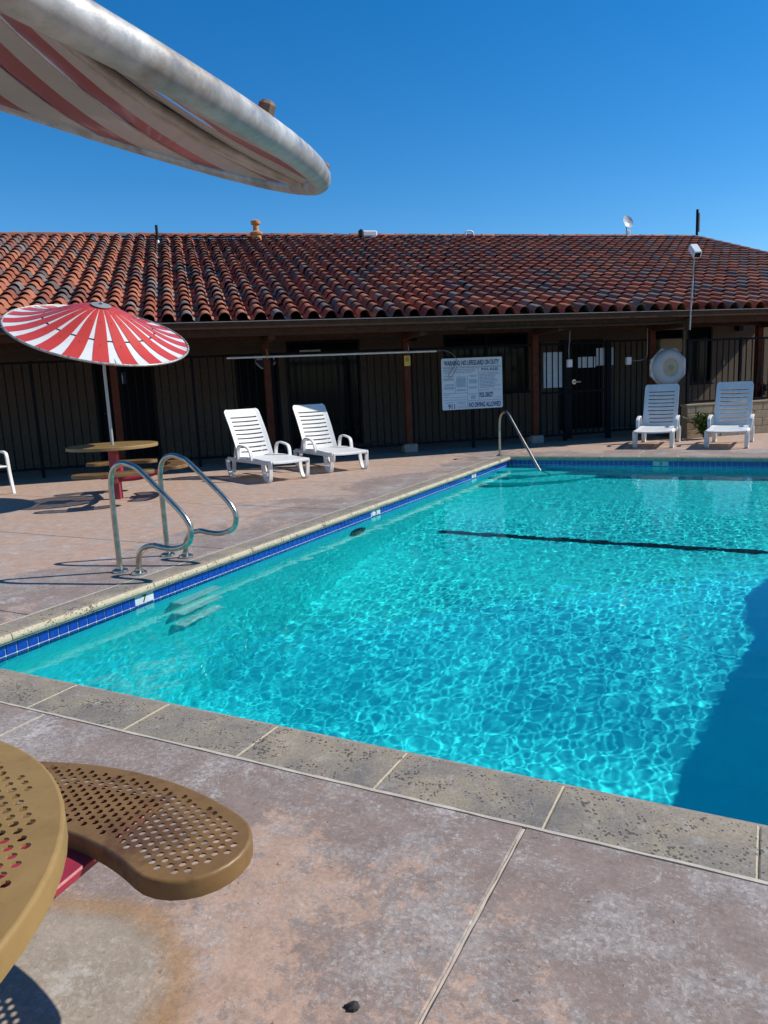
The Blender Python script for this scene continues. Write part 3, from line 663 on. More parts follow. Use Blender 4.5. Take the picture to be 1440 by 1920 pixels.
# low block wall with the fence on top
bw_ = thing('block_wall', 'low tan concrete block planter wall under the iron fence', 'wall', BW(9.66, 13.02), Bq)
MB().box((3.6, .1, .32), (7.2, .17, .64)).build('mortar_core', M['mortar'], bw_)
blk = MB().box((0, 0, 0), (.392, .2, .152), .008).mesh('block', M['block']); hb = MB().box((0, 0, 0), (.192, .2, .152), .008).mesh('block', M['block'])
for r_ in range(4):
    x = 0
    if r_ % 2: link('block', hb, bw_, None, Matrix.Translation((.1, .1, .08 + r_ * .16))); x = .2
    while x < 7.0: link('block', blk, bw_, None, Matrix.Translation((x + .2, .1 + random.uniform(-.004, .004), .08 + r_ * .16))); x += .4
MB().box((3.6, .1, .66), (7.24, .22, .04), .006).build('wall_cap', M['block'], bw_)
MB().box((3.6, .72, .3), (7.2, 1.0, .6)).build('soil', M['dirt'], bw_)
fence(9.7, 12.2, 13.12, .72, 1.93, 'black iron fence on the block wall behind the two loungers', pk2, 'iron fence on the block wall'); fence(12.2, 14.7, 13.12, .72, 1.93, 'black iron fence on the block wall past the loungers', pk2, 'iron fence on the block wall')
def leafy(name, label, loc, nst, hgt, spread, lm, leaf, nl, group=None, seed=1):
    r_ = random.Random(seed); o = thing(name, label, 'plant', loc, 0, group); st = MB(); lf = MB()
    for i in range(nst):
        az = r_.uniform(0, 6.28); sp = r_.uniform(.2, 1) * spread; h = hgt * r_.uniform(.6, 1)
        P = bez([(0, 0, 0), (.4 * sp * math.cos(az), .4 * sp * math.sin(az), .55 * h), (sp * math.cos(az), sp * math.sin(az), h)], 5); st.tube(P, .005, 5)
        for k in range(nl):
            p = P[r_.randrange(3, len(P))]; a2 = r_.uniform(0, 6.28); el = r_.uniform(-.2, .9); L = leaf * r_.uniform(.6, 1.2); wd = L * .22
            d_ = Vector((math.cos(a2) * math.cos(el), math.sin(a2) * math.cos(el), math.sin(el))); sd = d_.cross(Vector((0, 0, 1))).normalized() * wd; up = sd.cross(d_).normalized() * wd * .3
            lf.add([p, p + d_ * L * .45 + sd + up, p + d_ * L * .45 - up * .5, p + d_ * L * .45 - sd + up, p + d_ * L], [(0, 2, 1), (0, 3, 2), (1, 2, 4), (2, 3, 4)])
    st.build('stems', M['stem'], o); lf.build('foliage', lm, o); return o
leafy('shrub', 'small green leafy shrub in front of the block wall', BW(9.84, 12.72, 0), 30, .50, .32, M['leaf'], .12, 24, seed=4)
for k, (s, lb) in enumerate(((11.7, 'dark red leaved plant behind the fence next to the last lounger'), (12.15, 'dark red leaved plant behind the fence in front of the dark corner post'), (12.6, 'dark red leaved plant behind the fence just past the dark corner post'), (13.1, 'dark red leaved plant behind the fence at the sunlit stucco'))): leafy('red_plant', lb, BW(s, 13.45, .6), 14, .42, .24, M['redleaf'], .13, 16, 'red leaved plants in the planter', seed=20 + k)
# ---------------------------------------------------------------- signs and wall-hung things
sg = thing('pool_rules_sign', 'large white pool rules board with navy lettering on the fence', 'sign', BW(5.51, 14.08, .79), Bq)
MB().prism([(x * .64 + dx * .02, y * .5 + dy * .02 + .5) for x, y, dx, dy in ((-1, -1, 1, 0), (1, -1, -1, 0), (1, -1, 0, 1), (1, 1, 0, -1), (1, 1, -1, 0), (-1, 1, 1, 0), (-1, 1, 0, -1), (-1, -1, 0, 1))], -.004, .004).xf(Matrix.Rotation(math.pi / 2, 4, 'X')).build('board', M['board'], sg)
SWd, SHt = 1.28, 1.0
def sx(f): return (f - .5) * SWd
def szz(f): return (1 - f) * SHt
def stext(body, x0, x1, y0, y1, mat='blueink', bold=.03):
    m = text_mb(body, sx(x1) - sx(x0), szz(y0) - szz(y1), bold=bold); stand(m, (sx((x0 + x1) / 2), -.0055, szz((y0 + y1) / 2)), (1, 0, 0), (0, -1, 0)); m.build('lettering', M[mat], sg)
def sbar(x0, x1, y0, y1, mat='blueink', d=.0052):
    return MB().box((sx((x0 + x1) / 2), -d, szz((y0 + y1) / 2)), (sx(x1) - sx(x0), .0012, szz(y0) - szz(y1)))
stext('WARNING: NO LIFEGUARD ON DUTY', .045, .95, .045, .145); stext('POOL RULES', .65, .93, .205, .255); stext('POOL CAPACITY', .615, .845, .68, .785); stext('NO DIVING ALLOWED', .435, .965, .87, .97); stext('911', .095, .20, .885, .985)
stext('POOL HOURS     AM TO     PM', .62, .96, .625, .65, 'midink', .0)
ln = MB()
def line(x0, x1, y0, y1): ln.add(sbar(x0, x1, y0, y1).V, sbar(x0, x1, y0, y1).F)
line(.02, .98, .165, .170); line(.60, .604, .2, .835); line(.415, .419, .34, .99); line(.215, .219, .45, .675); line(.02, .415, .675, .68); line(.42, .98, .835, .84); line(.64, .95, .268, .272); line(.865, .97, .79, .793)
for yy, a, c in ((.76, .12, .40), (.81, .16, .40), (.93, .24, .40), (.965, .24, .40)): line(a, c, yy, yy + .004)
ln.build('ruled_lines', M['blueink'], sg)
sm = MB(); rr = random.Random(5)
def words(x0, x1, y, h):
    x = x0
    while x < x1:
        wd = rr.uniform(.012, .04); e = min(x + wd, x1); q_ = sbar(x, e, y, y + h); sm.add(q_.V, q_.F); x = e + .008
words(.03, .97, .182, .013)
for k, (a, c) in enumerate(((.03, .57), (.03, .55), (.05, .5))): words(a, c, .215 + k * .03, .012)
for k in range(11): words(.62, .97 - rr.uniform(0, .12), .30 + k * .028, .012)
for yy, a, c in ((.34, .04, .2), (.36, .24, .38), (.5, .06, .19), (.52, .05, .2), (.7, .03, .12), (.745, .03, .1), (.80, .03, .15), (.85, .05, .17), (.85, .24, .4), (.88, .27, .37), (.34, .45, .58), (.365, .46, .56), (.7, .44, .58)): words(a, c, yy, .011)
sm.build('small_print', M['midink'], sg, kind='stuff')
gr = MB()
for x0, x1, y0, y1 in ((.235, .395, .385, .565), (.03, .20, .385, .43), (.03, .2, .55, .6), (.24, .39, .60, .64), (.44, .575, .42, .5), (.44, .575, .56, .6), (.47, .55, .73, .81)): q_ = sbar(x0, x1, y0, y1); gr.add(q_.V, q_.F)
gr.build('instruction_pictures', M['greyink'], sg)
ys = thing('warning_placard', 'small yellow placard with orange disc on the brown post', 'sign', BW(4.2, 14.133, 1.68), Bq)
MB().box((0, 0, .1), (.125, .006, .195), .002).build('board', M['yellow'], ys); m = MB().lathe([(.042, 0), (.042, .002)], 18); m.xf(Matrix.Translation((0, -.003, .125)) @ Matrix.Rotation(math.pi / 2, 4, 'X')); m.build('disc', M['orange'], ys)
oc = thing('security_sign', 'octagonal blue and white sign on the dark door', 'sign', BW(1.78, WT + .05, 1.78), Bq)
for r_, y, mt, nm in ((.27, .0, 'board', 'board'), (.235, -.006, 'blueink', 'blue_field')):
    MB().prism([(r_ * math.cos(R(22.5 + 45 * i)), r_ * math.sin(R(22.5 + 45 * i)) + .27) for i in range(8)], 0, .005).xf(Matrix.Translation((0, y, 0)) @ Matrix.Rotation(math.pi / 2, 4, 'X')).build(nm, M[mt], oc)
MB().box((0, -.013, .27), (.40, .002, .1)).build('white_band', M['board'], oc)
rs = thing('restroom_sign', 'small dark restroom sign with white figure on the black door', 'sign', BW(-1.3, WT + .05, 1.6), Bq)
MB().box((0, 0, .13), (.2, .008, .26), .003).build('board', M['blueink'], rs); m = MB().lathe([(.025, 0), (.025, .003)], 12); m.xf(Matrix.Translation((0, -.005, .215)) @ Matrix.Rotation(math.pi / 2, 4, 'X')); m.box((0, -.007, .13), (.075, .003, .11)); m.box((-.018, -.007, .05), (.026, .003, .07)); m.box((.018, -.007, .05), (.026, .003, .07)); m.build('figure', M['board'], rs)
sp_ = thing('skimmer_pole', 'long pale skimmer pole hanging on post hooks with a dangling rope loop', 'pole', BW(2.75, 14.05, 1.94), Bq)
MB().tube([(-1.98, 0, .01), (2.02, 0, -.0)], .019, 10).build('pole', M['whitemetal'], sp_, smooth=40)
for x in (-1.25, 1.45): MB().tube(bez([(x, .085, .16), (x, .02, .16), (x, -.03, .1), (x, -.03, -.0), (x, .0, -.03), (x + .02, .03, .0)], 4), .008, 6).build('hook', M['cable'], sp_, smooth=40)
MB().tube(bez([(2.0, 0, 0), (2.2, -.02, .0), (2.36, -.06, -.10), (2.42, -.06, -.27), (2.36, -.05, -.42), (2.28, -.05, -.52), (2.24, -.05, -.50), (2.27, -.05, -.42), (2.38, -.05, -.28), (2.40, -.05, -.20)], 6), .006, 6).build('rope', M['cable'], sp_, smooth=60)
lr = thing('life_ring_case', 'white octagonal life ring case with domed cover on the fence post', 'life ring', BW(9.93, 14.09, 1.03), Bq)
MB().prism([(.455 * math.cos(R(22.5 + 45 * i)), .42 * math.sin(R(22.5 + 45 * i)) + .4) for i in range(8)], 0, .05).xf(Matrix.Rotation(math.pi / 2, 4, 'X')).build('back_plate', M['whitemetal'], lr)
m = MB().lathe([(.395, 0), (.39, .03), (.36, .075), (.30, .10), (.24, .10), (.185, .085), (.18, .07)], 40); m.xf(Matrix.Translation((0, -.05, .4)) @ Matrix.Rotation(math.pi / 2, 4, 'X')); m.build('domed_cover', M['plasticdome'], lr, smooth=40)
m = MB().lathe([(.182, .06), (.18, .082), (.1, .09), (.0001, .092)], 30); m.xf(Matrix.Translation((0, -.05, .4)) @ Matrix.Rotation(math.pi / 2, 4, 'X')); m.build('center_window', M['amber'], lr, smooth=40)
m = MB().lathe([(.06, .09), (.055, .1), (.0001, .104)], 20); m.xf(Matrix.Translation((.01, -.05, .39)) @ Matrix.Rotation(math.pi / 2, 4, 'X')); m.build('center_knob', M['grey_cap'], lr, smooth=40)
MB().box((-.445, -.06, .42), (.02, .03, .14), .004).build('hinge', M['whitemetal'], lr);
# ---------------------------------------------------------------- pool ladder and handrail
lad = thing('pool_ladder', 'stainless pool ladder with two curved grab rails', 'ladder', PW(-4.4, 4.17, 0), -A)
RA = [(-4.578, 0.0), (-4.582, .3), (-4.582, .6), (-4.573, .74), (-4.525, .835), (-4.43, .872), (-4.33, .853), (-4.256, .818), (-4.072, .669), (-3.9, .525), (-3.825, .44), (-3.803, .36), (-3.844, .275), (-3.967, .228), (-4.10, .228), (-4.20, .238), (-4.305, .205), (-4.362, .13), (-4.375, .0)]
for v in (4.17, 4.74):
    dv = v - 4.17; sh = -.03 * (dv > 0)
    r_ = MB().tube(bez([(u + 4.4 + sh, dv, z) for u, z in RA], 5), .0215, 14).build('grab_rail', M['steel'], lad, smooth=60)
    for u in (-4.578, -4.375): MB().lathe([(.062, .004), (.06, .016), (.045, .024), (.028, .030), (.026, .046)], 20, (u + 4.4 + sh, dv, 0)).build('escutcheon', M['steel'], r_, smooth=35)
for k in range(3):
    o = MB().box((.345, .285, -.40 - k * .27), (.11, .50, .045), .01).build('tread', M['resin'], lad); receivers.append(o)
hr = thing('hand_rail', 'single stainless handrail leading into the pool corner', 'handrail', PW(-4.28, 12.77), 0)
e0 = PW(-3.36, 12.05) - PW(-4.28, 12.77); ex = e0.x; ey = e0.y
hp = [(0, 0, 0), (0, 0, .3), (0.01 * ex, .01 * ey, .62), (.06 * ex, .06 * ey, .74), (.15 * ex, .15 * ey, .785), (.24 * ex, .24 * ey, .75), (.5 * ex, .5 * ey, .44), (ex, ey, -.155), (1.1 * ex, 1.1 * ey, -.27), (1.22 * ex, 1.22 * ey, -.42), (1.22 * ex, 1.22 * ey, -.6)]
MB().tube(bez(hp, 5), .0215, 14).build('rail', M['steel'], hr, smooth=60); MB().lathe([(.06, .004), (.058, .016), (.03, .028), (.026, .04)], 20).build('escutcheon', M['steel'], hr, smooth=35)
# ---------------------------------------------------------------- perforated tables with curved seats
def perf_plate(outline, pitch, hr_, margin, ox=0., oy=0., lip=.042):
    from math import floor
    ol = [Vector(p) for p in outline]; n = len(ol)
    xs_ = [p.x for p in ol]; ys_ = [p.y for p in ol]
    arr = np.array([[p.x, p.y] for p in ol]); nxt = np.roll(arr, -1, 0)
    def inside(P):
        x, y = P[:, 0][:, None], P[:, 1][:, None]; x0, y0, x1, y1 = arr[:, 0], arr[:, 1], nxt[:, 0], nxt[:, 1]
        c = ((y0 > y) != (y1 > y)) & (x < (x1 - x0) * (y - y0) / (y1 - y0 + 1e-12) + x0); return (c.sum(1) % 2) == 1
    def edist(P):
        d_ = nxt - arr; L2 = (d_ ** 2).sum(1); w_ = P[:, None, :] - arr[None]; t_ = np.clip((w_ * d_).sum(2) / L2, 0, 1); return np.sqrt(((w_ - t_[..., None] * d_) ** 2).sum(2)).min(1)
    gx = np.arange(min(xs_), max(xs_), pitch) + ox; gy = np.arange(min(ys_), max(ys_), pitch * .866) + oy
    P = np.array([(x + (pitch / 2 if j % 2 else 0), y) for j, y in enumerate(gy) for x in gx])
    P = P[inside(P)]; P = P[edist(P) > margin]
    hv = 8; circ = [(hr_ * math.cos(2 * math.pi * i / hv), hr_ * math.sin(2 * math.pi * i / hv)) for i in range(hv)]
    V2 = [Vector((p.x, p.y)) for p in ol]; E2 = [(i, (i + 1) % n) for i in range(n)]
    for x, y in P:
        k = len(V2); V2 += [Vector((x + a_, y + b_)) for a_, b_ in circ]; E2 += [(k + i, k + (i + 1) % hv) for i in range(hv)]
    v_, e_, f_, ov, oe, of = geometry.delaunay_2d_cdt(V2, E2, [], 0, 1e-6)
    VA = np.array([[p.x, p.y] for p in v_]); TA = np.array([t_ for t_ in f_ if len(t_) == 3]); C = VA[TA].mean(1); keep = inside(C)
    if len(P):
        for s0 in range(0, len(C), 4000):
            c = C[s0:s0 + 4000]; keep[s0:s0 + 4000] &= (np.sqrt(((c[:, None] - P[None]) ** 2).sum(2)).min(1) > hr_ * .9)
    TA = TA[keep]; ar = (VA[TA[:, 1]] - VA[TA[:, 0]]); br = (VA[TA[:, 2]] - VA[TA[:, 0]]); cr_ = ar[:, 0] * br[:, 1] - ar[:, 1] * br[:, 0]
    TA[cr_ < 0] = TA[cr_ < 0][:, ::-1]
    m = MB(); th_ = .004
    m.add([(x, y, 0) for x, y in VA], [tuple(t_) for t_ in TA.tolist()]); m.add([(x, y, -th_) for x, y in VA], [tuple(t_)[::-1] for t_ in TA.tolist()])
    for x, y in P:
        m.add([(x + a_, y + b_, z) for z in (0, -th_) for a_, b_ in circ], [(i, (i + 1) % hv, hv + (i + 1) % hv, hv + i) for i in range(hv)])
    ccw = sum(a_.x * b_.y - b_.x * a_.y for a_, b_ in zip(ol, ol[1:] + ol[:1])) > 0
    nor = []
    for i in range(n):
        d_ = (ol[(i + 1) % n] - ol[i - 1]).normalized(); nor.append(Vector((d_.y, -d_.x)) if ccw else Vector((-d_.y, d_.x)))
    ringp = [(0, 0), (.0035, -.001), (.006, -.004), (.0068, -.008), (.0068, -lip), (.005, -lip - .002), (.002, -lip), (.001, -.008)]
    V3 = [(p.x + nn.x * o_, p.y + nn.y * o_, z) for o_, z in ringp for p, nn in zip(ol, nor)]; k = len(ringp)
    F3 = [(i * n + j, i * n + (j + 1) % n, (i + 1) * n + (j + 1) % n, (i + 1) * n + j) for i in range(k - 1) for j in range(n)]
    if ccw: F3 = [f[::-1] for f in F3]
    m.add(V3, F3); return m
TZ, SZ_, TR = .735, .44, .58
top_me = perf_plate([(TR * math.cos(t), TR * math.sin(t)) for t in np.linspace(0, 2 * math.pi, 72, endpoint=False)], .0255, .0084, .040).mesh('table_top', M['perf'], smooth=40)
ri, ro, hw = .735, .985, R(25); rm_, rc = (ri + ro) / 2, (ro - ri) / 2
ol = [(ro * math.cos(t), ro * math.sin(t)) for t in np.linspace(-hw, hw, 26)]
ol += [(rm_ * math.cos(hw) + rc * (math.cos(hw) * math.cos(t) - math.sin(hw) * math.sin(t)), rm_ * math.sin(hw) + rc * (math.sin(hw) * math.cos(t) + math.cos(hw) * math.sin(t))) for t in np.linspace(0, math.pi, 14)[1:-1]]
ol += [(ri * math.cos(t), ri * math.sin(t)) for t in np.linspace(hw, -hw, 22)]
ol += [(rm_ * math.cos(hw) + rc * (math.cos(hw) * math.cos(t) - math.sin(hw) * math.sin(t)), -(rm_ * math.sin(hw) + rc * (math.sin(hw) * math.cos(t) + math.cos(hw) * math.sin(t)))) for t in np.linspace(math.pi, 0, 14)[1:-1]]
seat_me = perf_plate(ol, .0255, .0084, .024, .004, .006).mesh('seat', M['perf_seat'], smooth=40)
sup = MB().box((.78, 0, -.052), (.36, .30, .022), .004); sup_me = sup.mesh('seat_plate', M['red_steel'])
arm_me = MB().tube(bez([(.03, 0, .26), (.30, 0, .27), (.55, 0, .33), (.72, 0, .385), (.88, 0, .385)], 4), .034, 10).mesh('seat_arm', M['red_steel'], smooth=50)
def table(loc, angs, label):
    o = thing('picnic_table', label, 'table', loc, 0, 'round perforated tables with curved seats')
    link('table_top', top_me, o, None, Matrix.Translation((0, 0, TZ)) @ Matrix.Rotation(R(angs[0]), 4, 'Z'))
    MB().box((0, 0, (TZ - .02) / 2), (.11, .11, TZ - .02), .008).build('pedestal', M['red_steel'], o)
    MB().box((0, 0, TZ - .03), (.34, .34, .012)).build('top_plate', M['red_steel'], o)
    for a_ in angs:
        Rm = Matrix.Rotation(R(a_), 4, 'Z'); s_ = link('seat', seat_me, o, None, Matrix.Translation((0, 0, SZ_)) @ Rm); link('seat_arm', arm_me, o, None, Rm); link('seat_plate', sup_me, s_, None, Matrix.Identity(4))
    return o
table((-1.08, .885, 0), (68, 158, 248), 'perforated mustard table with a curved seat on red pedestal beside the pool coping')
table((-3.6, 10.05, 0), (12, -72, 102), 'perforated mustard table on red pedestal between pool ladder and veranda')
cT = PW(4.55, 9.62); table((cT.x, cT.y, 0), (40, 130, -50), 'perforated mustard table on the deck across the pool')
# ---------------------------------------------------------------- striped metal parasols
RU, HU, NS = 1.19, .36, 20
def bell(r_): return HU * (.5 * (1 + math.cos(math.pi * min(r_ / RU, 1)))) ** 1.1
def slat(r0, r1, wfun, lift, th_):
    m = MB(); k = 9; V = []
    for i in range(k):
        r_ = r0 + (r1 - r0) * i / (k - 1); hw_ = wfun(r_) / 2
        for lay in (0, 1):
            for e in (-1, 0, 1):
                a_ = e * hw_; V.append((r_, a_ * r_, bell(r_) + lift - (lift + .012) * min(1, r_ / RU) ** 5 + (.004 if e == 0 else 0) * (1 - r_ / RU) - lay * th_))
    F_ = []; und = []
    for i in range(k - 1):
        o_ = i * 6; q_ = o_ + 6
        for j in range(2): F_.append((o_ + j, q_ + j, q_ + j + 1, o_ + j + 1)); und.append(len(F_)); F_.append((o_ + 3 + j, o_ + 4 + j, q_ + 4 + j, q_ + 3 + j))
        F_.append((o_, o_ + 3, q_ + 3, q_)); F_.append((o_ + 2, q_ + 2, q_ + 5, o_ + 5))
    F_ += [(0, 1, 4, 3), (q_, q_ + 3, q_ + 4, q_ + 1), (1, 2, 5, 4), (q_ + 1, q_ + 4, q_ + 5, q_ + 2)]
    m.add(V, F_)
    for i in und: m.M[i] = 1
    return m
PA = 2 * math.pi / NS
def wr(r_): return PA * (.98 - .42 * min(1, max(0, (r_ - .12) / (RU - .12))) ** .7)
def ww(r_): return PA * (1.0 - wr(r_) / PA + .16)
red_m = slat(.10, RU - .012, wr, .016, .003); 
for rr_ in (.42, .80): red_m.lathe([(.007, 0), (.006, .004), (.001, .005)], 6, (rr_, 0, bell(rr_) + .021))
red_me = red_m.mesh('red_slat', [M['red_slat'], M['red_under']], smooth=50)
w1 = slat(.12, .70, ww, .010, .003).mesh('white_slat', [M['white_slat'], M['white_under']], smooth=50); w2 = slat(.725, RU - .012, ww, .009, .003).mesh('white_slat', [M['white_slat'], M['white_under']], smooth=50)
rim_me = MB().tube([(RU * math.cos(t), RU * math.sin(t), -.012) for t in np.linspace(0, 2 * math.pi, 96, endpoint=False)], .0150, 12, closed=True).mesh('rim_tube', M['galv'], smooth=60)
ring_me = MB().tube([(.712 * math.cos(t), .712 * math.sin(t), bell(.712) - .008) for t in np.linspace(0, 2 * math.pi, 60, endpoint=False)], .009, 8, closed=True).mesh('mid_ring', M['galv'], smooth=60)
rib_me = MB().tube([(r_, 0, bell(r_) - .012) for r_ in np.linspace(.05, RU, 14)], .011, 8).mesh('rib', M['galv'], smooth=60)
cap_me = MB().lathe([(.02, -.03), (.125, .015), (.13, .024), (.08, .032), (.025, .035), (.022, .062), (.01, .07)], 24, (0, 0, HU)).mesh('hub_cap', M['grey_cap'], smooth=35)
bolt_me = MB().lathe([(.008, -.006), (.008, .003), (.005, .006), (.001, .007)], 7).mesh('bolt', M['rust'])
def parasol(loc, rim_c, nrm, label, rot, scl=1.):
    o = thing('parasol', label, 'parasol', loc, 0, 'striped metal parasols on the tables'); n_ = Vector(nrm).normalized()
    Rm = Vector((0, 0, 1)).rotation_difference(n_).to_matrix().to_4x4(); C = Matrix.Translation(Vector(rim_c) - Vector(loc)) @ Rm @ Matrix.Rotation(R(rot), 4, 'Z') @ Matrix.Scale(scl, 4)
    for i in range(NS):
        Z_ = C @ Matrix.Rotation(i * PA, 4, 'Z'); link('red_slat', red_me, o, None, Z_); Zw = C @ Matrix.Rotation((i + .5) * PA, 4, 'Z')
        link('white_slat', w1, o, None, Zw); link('white_slat', w2, o, None, Zw)
        link('bolt', bolt_me, o, None, Z_ @ Matrix.Translation((RU, 0, .006)))
    for i in range(5): link('rib', rib_me, o, None, C @ Matrix.Rotation((i * NS / 5 + .5) * PA, 4, 'Z'))
    link('rim_tube', rim_me, o, None, C); link('mid_ring', ring_me, o, None, C); link('hub_cap', cap_me, o, None, C)
    hub = (C @ Vector((0, 0, HU - .02))); MB().tube([(0, 0, .0), (0, 0, hub.z * .55), tuple(hub)], .021, 12).build('pole', M['polem'], o, smooth=60); return o
parasol((-1.13, .92, TZ), (-1.18, .945, 2.072), (.363, -.156, 1), 'red and white striped metal parasol over the mustard table beside the pool coping', 6)
parasol((-3.6, 10.05, TZ), (-3.61, 10.03, 2.20), (.31, -.315, 1), 'red and white striped metal parasol over the table before the veranda', 3, .955)
parasol((cT.x, cT.y, TZ), (cT.x, cT.y, 2.12), (.25, -.1, 1), 'red and white striped metal parasol across the pool', 0)
# ---------------------------------------------------------------- white resin loungers
def panel(xb, yb, skip, surf, th_):
    nx_, ny_ = len(xb), len(yb); V = []; F_ = []; cell = lambda i, j: 0 <= i < nx_ - 1 and 0 <= j < ny_ - 1 and not skip(i, j)
    for lay in (0, 1):
        for x in xb:
            for y in yb: V.append(surf(x, y, -th_ * lay))
    N = nx_ * ny_; id_ = lambda i, j, l_: l_ * N + i * ny_ + j
    for i in range(nx_ - 1):
        for j in range(ny_ - 1):
            if not cell(i, j): continue
            F_.append((id_(i, j, 0), id_(i + 1, j, 0), id_(i + 1, j + 1, 0), id_(i, j + 1, 0))); F_.append((id_(i, j, 1), id_(i, j + 1, 1), id_(i + 1, j + 1, 1), id_(i + 1, j, 1)))
            if not cell(i - 1, j): F_.append((id_(i, j, 0), id_(i, j + 1, 0), id_(i, j + 1, 1), id_(i, j, 1)))
            if not cell(i + 1, j): F_.append((id_(i + 1, j, 0), id_(i + 1, j, 1), id_(i + 1, j + 1, 1), id_(i + 1, j + 1, 0)))
            if not cell(i, j - 1): F_.append((id_(i, j, 0), id_(i, j, 1), id_(i + 1, j, 1), id_(i + 1, j, 0)))
            if not cell(i, j + 1): F_.append((id_(i, j + 1, 0), id_(i + 1, j + 1, 0), id_(i + 1, j + 1, 1), id_(i, j + 1, 1)))
    return MB().add(V, F_)
YB = [-.31, -.295, -.26, -.235, -.12, 0, .12, .235, .26, .295, .31]
def lounger_meshes(back):
    hx, hz = -.98, .33
    xb = [0, .02]; x = .075
    while x < .72: xb += [x, x + .025]; x += .076
    xb += [.78, .82, .838, .85]; slots = {i for i in range(2, len(xb) - 5) if i % 2 == 0}
    cb_, sb_ = math.cos(back), math.sin(back)
    def sf(x, y, d_):
        sc_ = 1.0 if x < .80 else (1 - .13 * ((x - .80) / .05) ** 2); edge = .018 if abs(y) > .28 else 0; dip = -.028 * (1 - (y / .31) ** 2) * (1 - (x / .85) ** 3); bow = .025 * math.sin(math.pi * x / .85); h = dip + edge * .5 + d_ + bow
        return (hx - x * cb_ + h * sb_, y * sc_, hz + x * sb_ + h * cb_)
    B_ = panel(xb, YB, lambda i, j: i in slots and 2 < j < 7, sf, .022)
    xs_ = [0, .03]; x = .07
    while x < .95: xs_ += [x, x + .016]; x += .078
    xs_ += [1.02, 1.06, 1.09]; sl2 = {i for i in range(2, len(xs_) - 3) if i % 2 == 0}
    def sf2(x, y, d_):
        wv = .012 * math.sin(x * 5.0); edge = -.02 * max(0, (x - 1.02) / .07) ** 2; return (hx + .01 + x, y * (1 - .04 * max(0, (x - 1.0) / .09)), .335 + wv + edge - .012 * (1 - (y / .31) ** 2) + d_)
    S_ = panel(xs_, YB, lambda i, j: i in sl2 and 2 < j < 7, sf2, .022)
    parts = [('backrest', B_.mesh('backrest', M['resin'], smooth=40)), ('seat', S_.mesh('seat', M['resin'], smooth=40))]
    for s_ in (-1, 1):
        y = s_ * .318
        parts.append(('side_rail', MB().box((-.62, y, .288), (1.45, .035, .062), .01).mesh('side_rail', M['resin'])))
        for x0 in (-.02, -1.22):
            P_ = bez([(x0 - .155, y, .285), (x0 - .125, y, .14), (x0 - .085, y, .045), (x0 - .04, y, .012), (x0 + .02, y, .012), (x0 + .055, y, .05), (x0 + .075, y, .15), (x0 + .09, y, .30)], 4)
            parts.append(('leg', MB().ribbon(P_, .062, .026, (0, 1, 0)).mesh('leg', M['resin'], smooth=40)))
        P_ = bez([(-.93, y * 1.04, .27), (-.92, y * 1.06, .42), (-.88, y * 1.08, .50), (-.80, y * 1.08, .525), (-.62, y * 1.08, .505), (-.53, y * 1.08, .47), (-.49, y * 1.06, .39), (-.47, y * 1.03, .27)], 4)
        parts.append(('armrest', MB().ribbon(P_, .058, .024, (0, 1, 0)).mesh('armrest', M['resin'], smooth=40)))
        parts.append(('back_strut', MB().ribbon([(hx - .30 * cb_ - .02, s_ * .24, hz + .30 * sb_), (-1.27, s_ * .24, .27)], .035, .02, (0, 1, 0)).mesh('back_strut', M['resin'])))
    parts.append(('cross_bar', MB().box((-1.28, 0, .27), (.04, .60, .04), .008).mesh('cross_bar', M['resin'])))
    return parts
LM = {k: lounger_meshes(R(k)) for k in (60, 66)}
def lounger(p, fwd, label, back, group):
    o = thing('sun_lounger', label, 'lounger', (p[0], p[1], 0), math.atan2(fwd[1], fwd[0]), group)
    for nm, me_ in LM[back]: link(nm, me_, o)
lounger((-1.42, 11.18), (.60, -.80), 'white resin lounger with its back fully sunlit beside the striped parasol', 60, 'white loungers before the dark veranda')
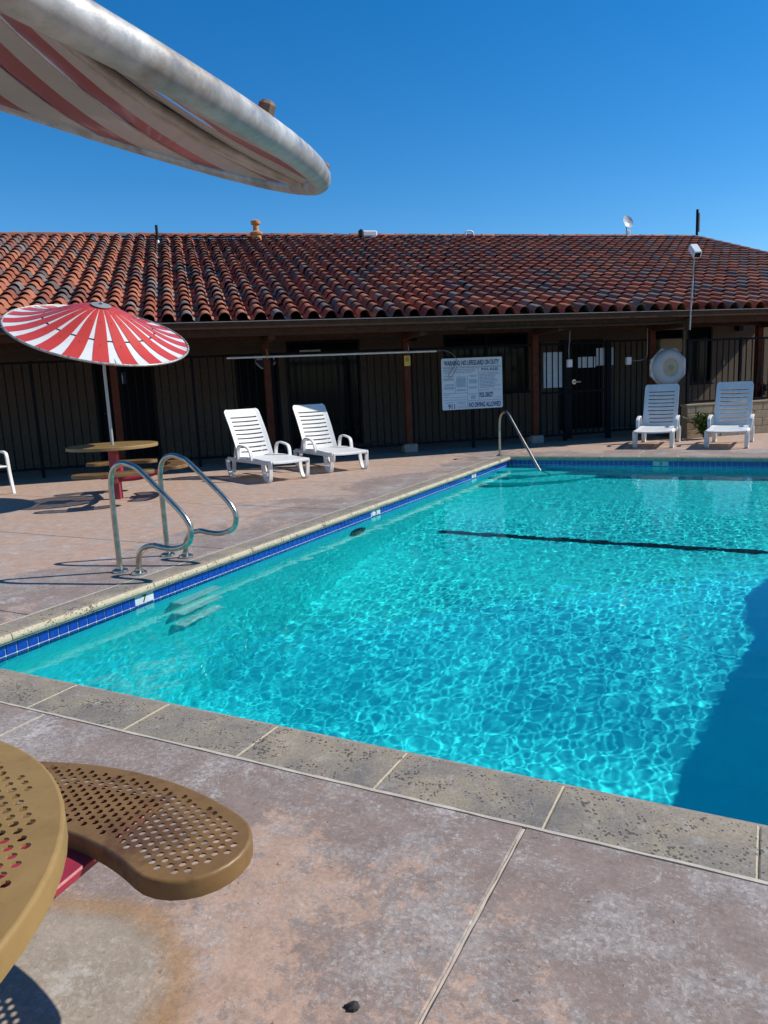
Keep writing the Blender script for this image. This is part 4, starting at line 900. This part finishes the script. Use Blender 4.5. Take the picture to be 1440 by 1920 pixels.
lounger((-.55, 12.07), (.50, -.866), 'white resin lounger with its back half in shade nearer the rules sign', 60, 'white loungers before the dark veranda')
lounger((4.915, 13.466), (-.45, -.89), 'white resin lounger below the life ring case', 66, 'white loungers before the block wall')
lounger((5.963, 12.86), (-.50, -.866), 'white resin lounger before the block wall beside the green shrub', 66, 'white loungers before the block wall')
# white armchair, mostly beyond the left edge
ch = thing('resin_armchair', 'white resin armchair with tapered legs near the dark fence', 'chair', (-5.93, 11.1, 0), R(-40))
for sx_ in (-1, 1):
    MB().ribbon(bez([(.30, sx_ * .27, 0), (.25, sx_ * .265, .30), (.22, sx_ * .265, .56), (.17, sx_ * .265, .615), (.05, sx_ * .265, .625), (-.20, sx_ * .26, .61)], 4), .05, .03, (0, 1, 0)).build('front_leg', M['resin'], ch, smooth=40)
    MB().ribbon(bez([(-.30, sx_ * .25, 0), (-.24, sx_ * .25, .40), (-.28, sx_ * .24, .62)], 4), .05, .03, (0, 1, 0)).build('rear_leg', M['resin'], ch, smooth=40)
MB().box((0, 0, .41), (.50, .50, .03), .012).build('seat', M['resin'], ch); m = MB()
for i in range(5): m.ribbon(bez([(-.24, -.18 + i * .09, .42), (-.31, -.18 + i * .09, .66), (-.37, -.18 + i * .09, .86)], 4), .06, .016, (0, 1, 0))
m.box((-.375, 0, .87), (.03, .48, .06), .01); m.build('backrest', M['resin'], ch, smooth=40)
# small litter on the deck
p = PW(-.795, 1.255); m = MB().lathe([(.017, .001), (.015, .008), (.006, .012), (.001, .012)], 9)
m.V = [(x * (1 + .35 * math.sin(5 * y * 60)), y * .8, z * (1 + .3 * math.sin(90 * x))) for x, y, z in m.V]; o = m.build('chewed_gum', M['litter']); o.location = (p.x, p.y, 0); tag(o, 'flattened dark gum spot on the tan concrete', 'litter')
p = PW(-1.283, .92); o = MB().lathe([(.0135, .001), (.0135, .004), (.011, .005), (.001, .005)], 18).build('bottle_cap', M['grey_cap']); o.location = (p.x, p.y, 0); tag(o, 'small round metal cap lying on the concrete', 'cap')
for o in receivers: o.cycles.is_caustics_receiver = True
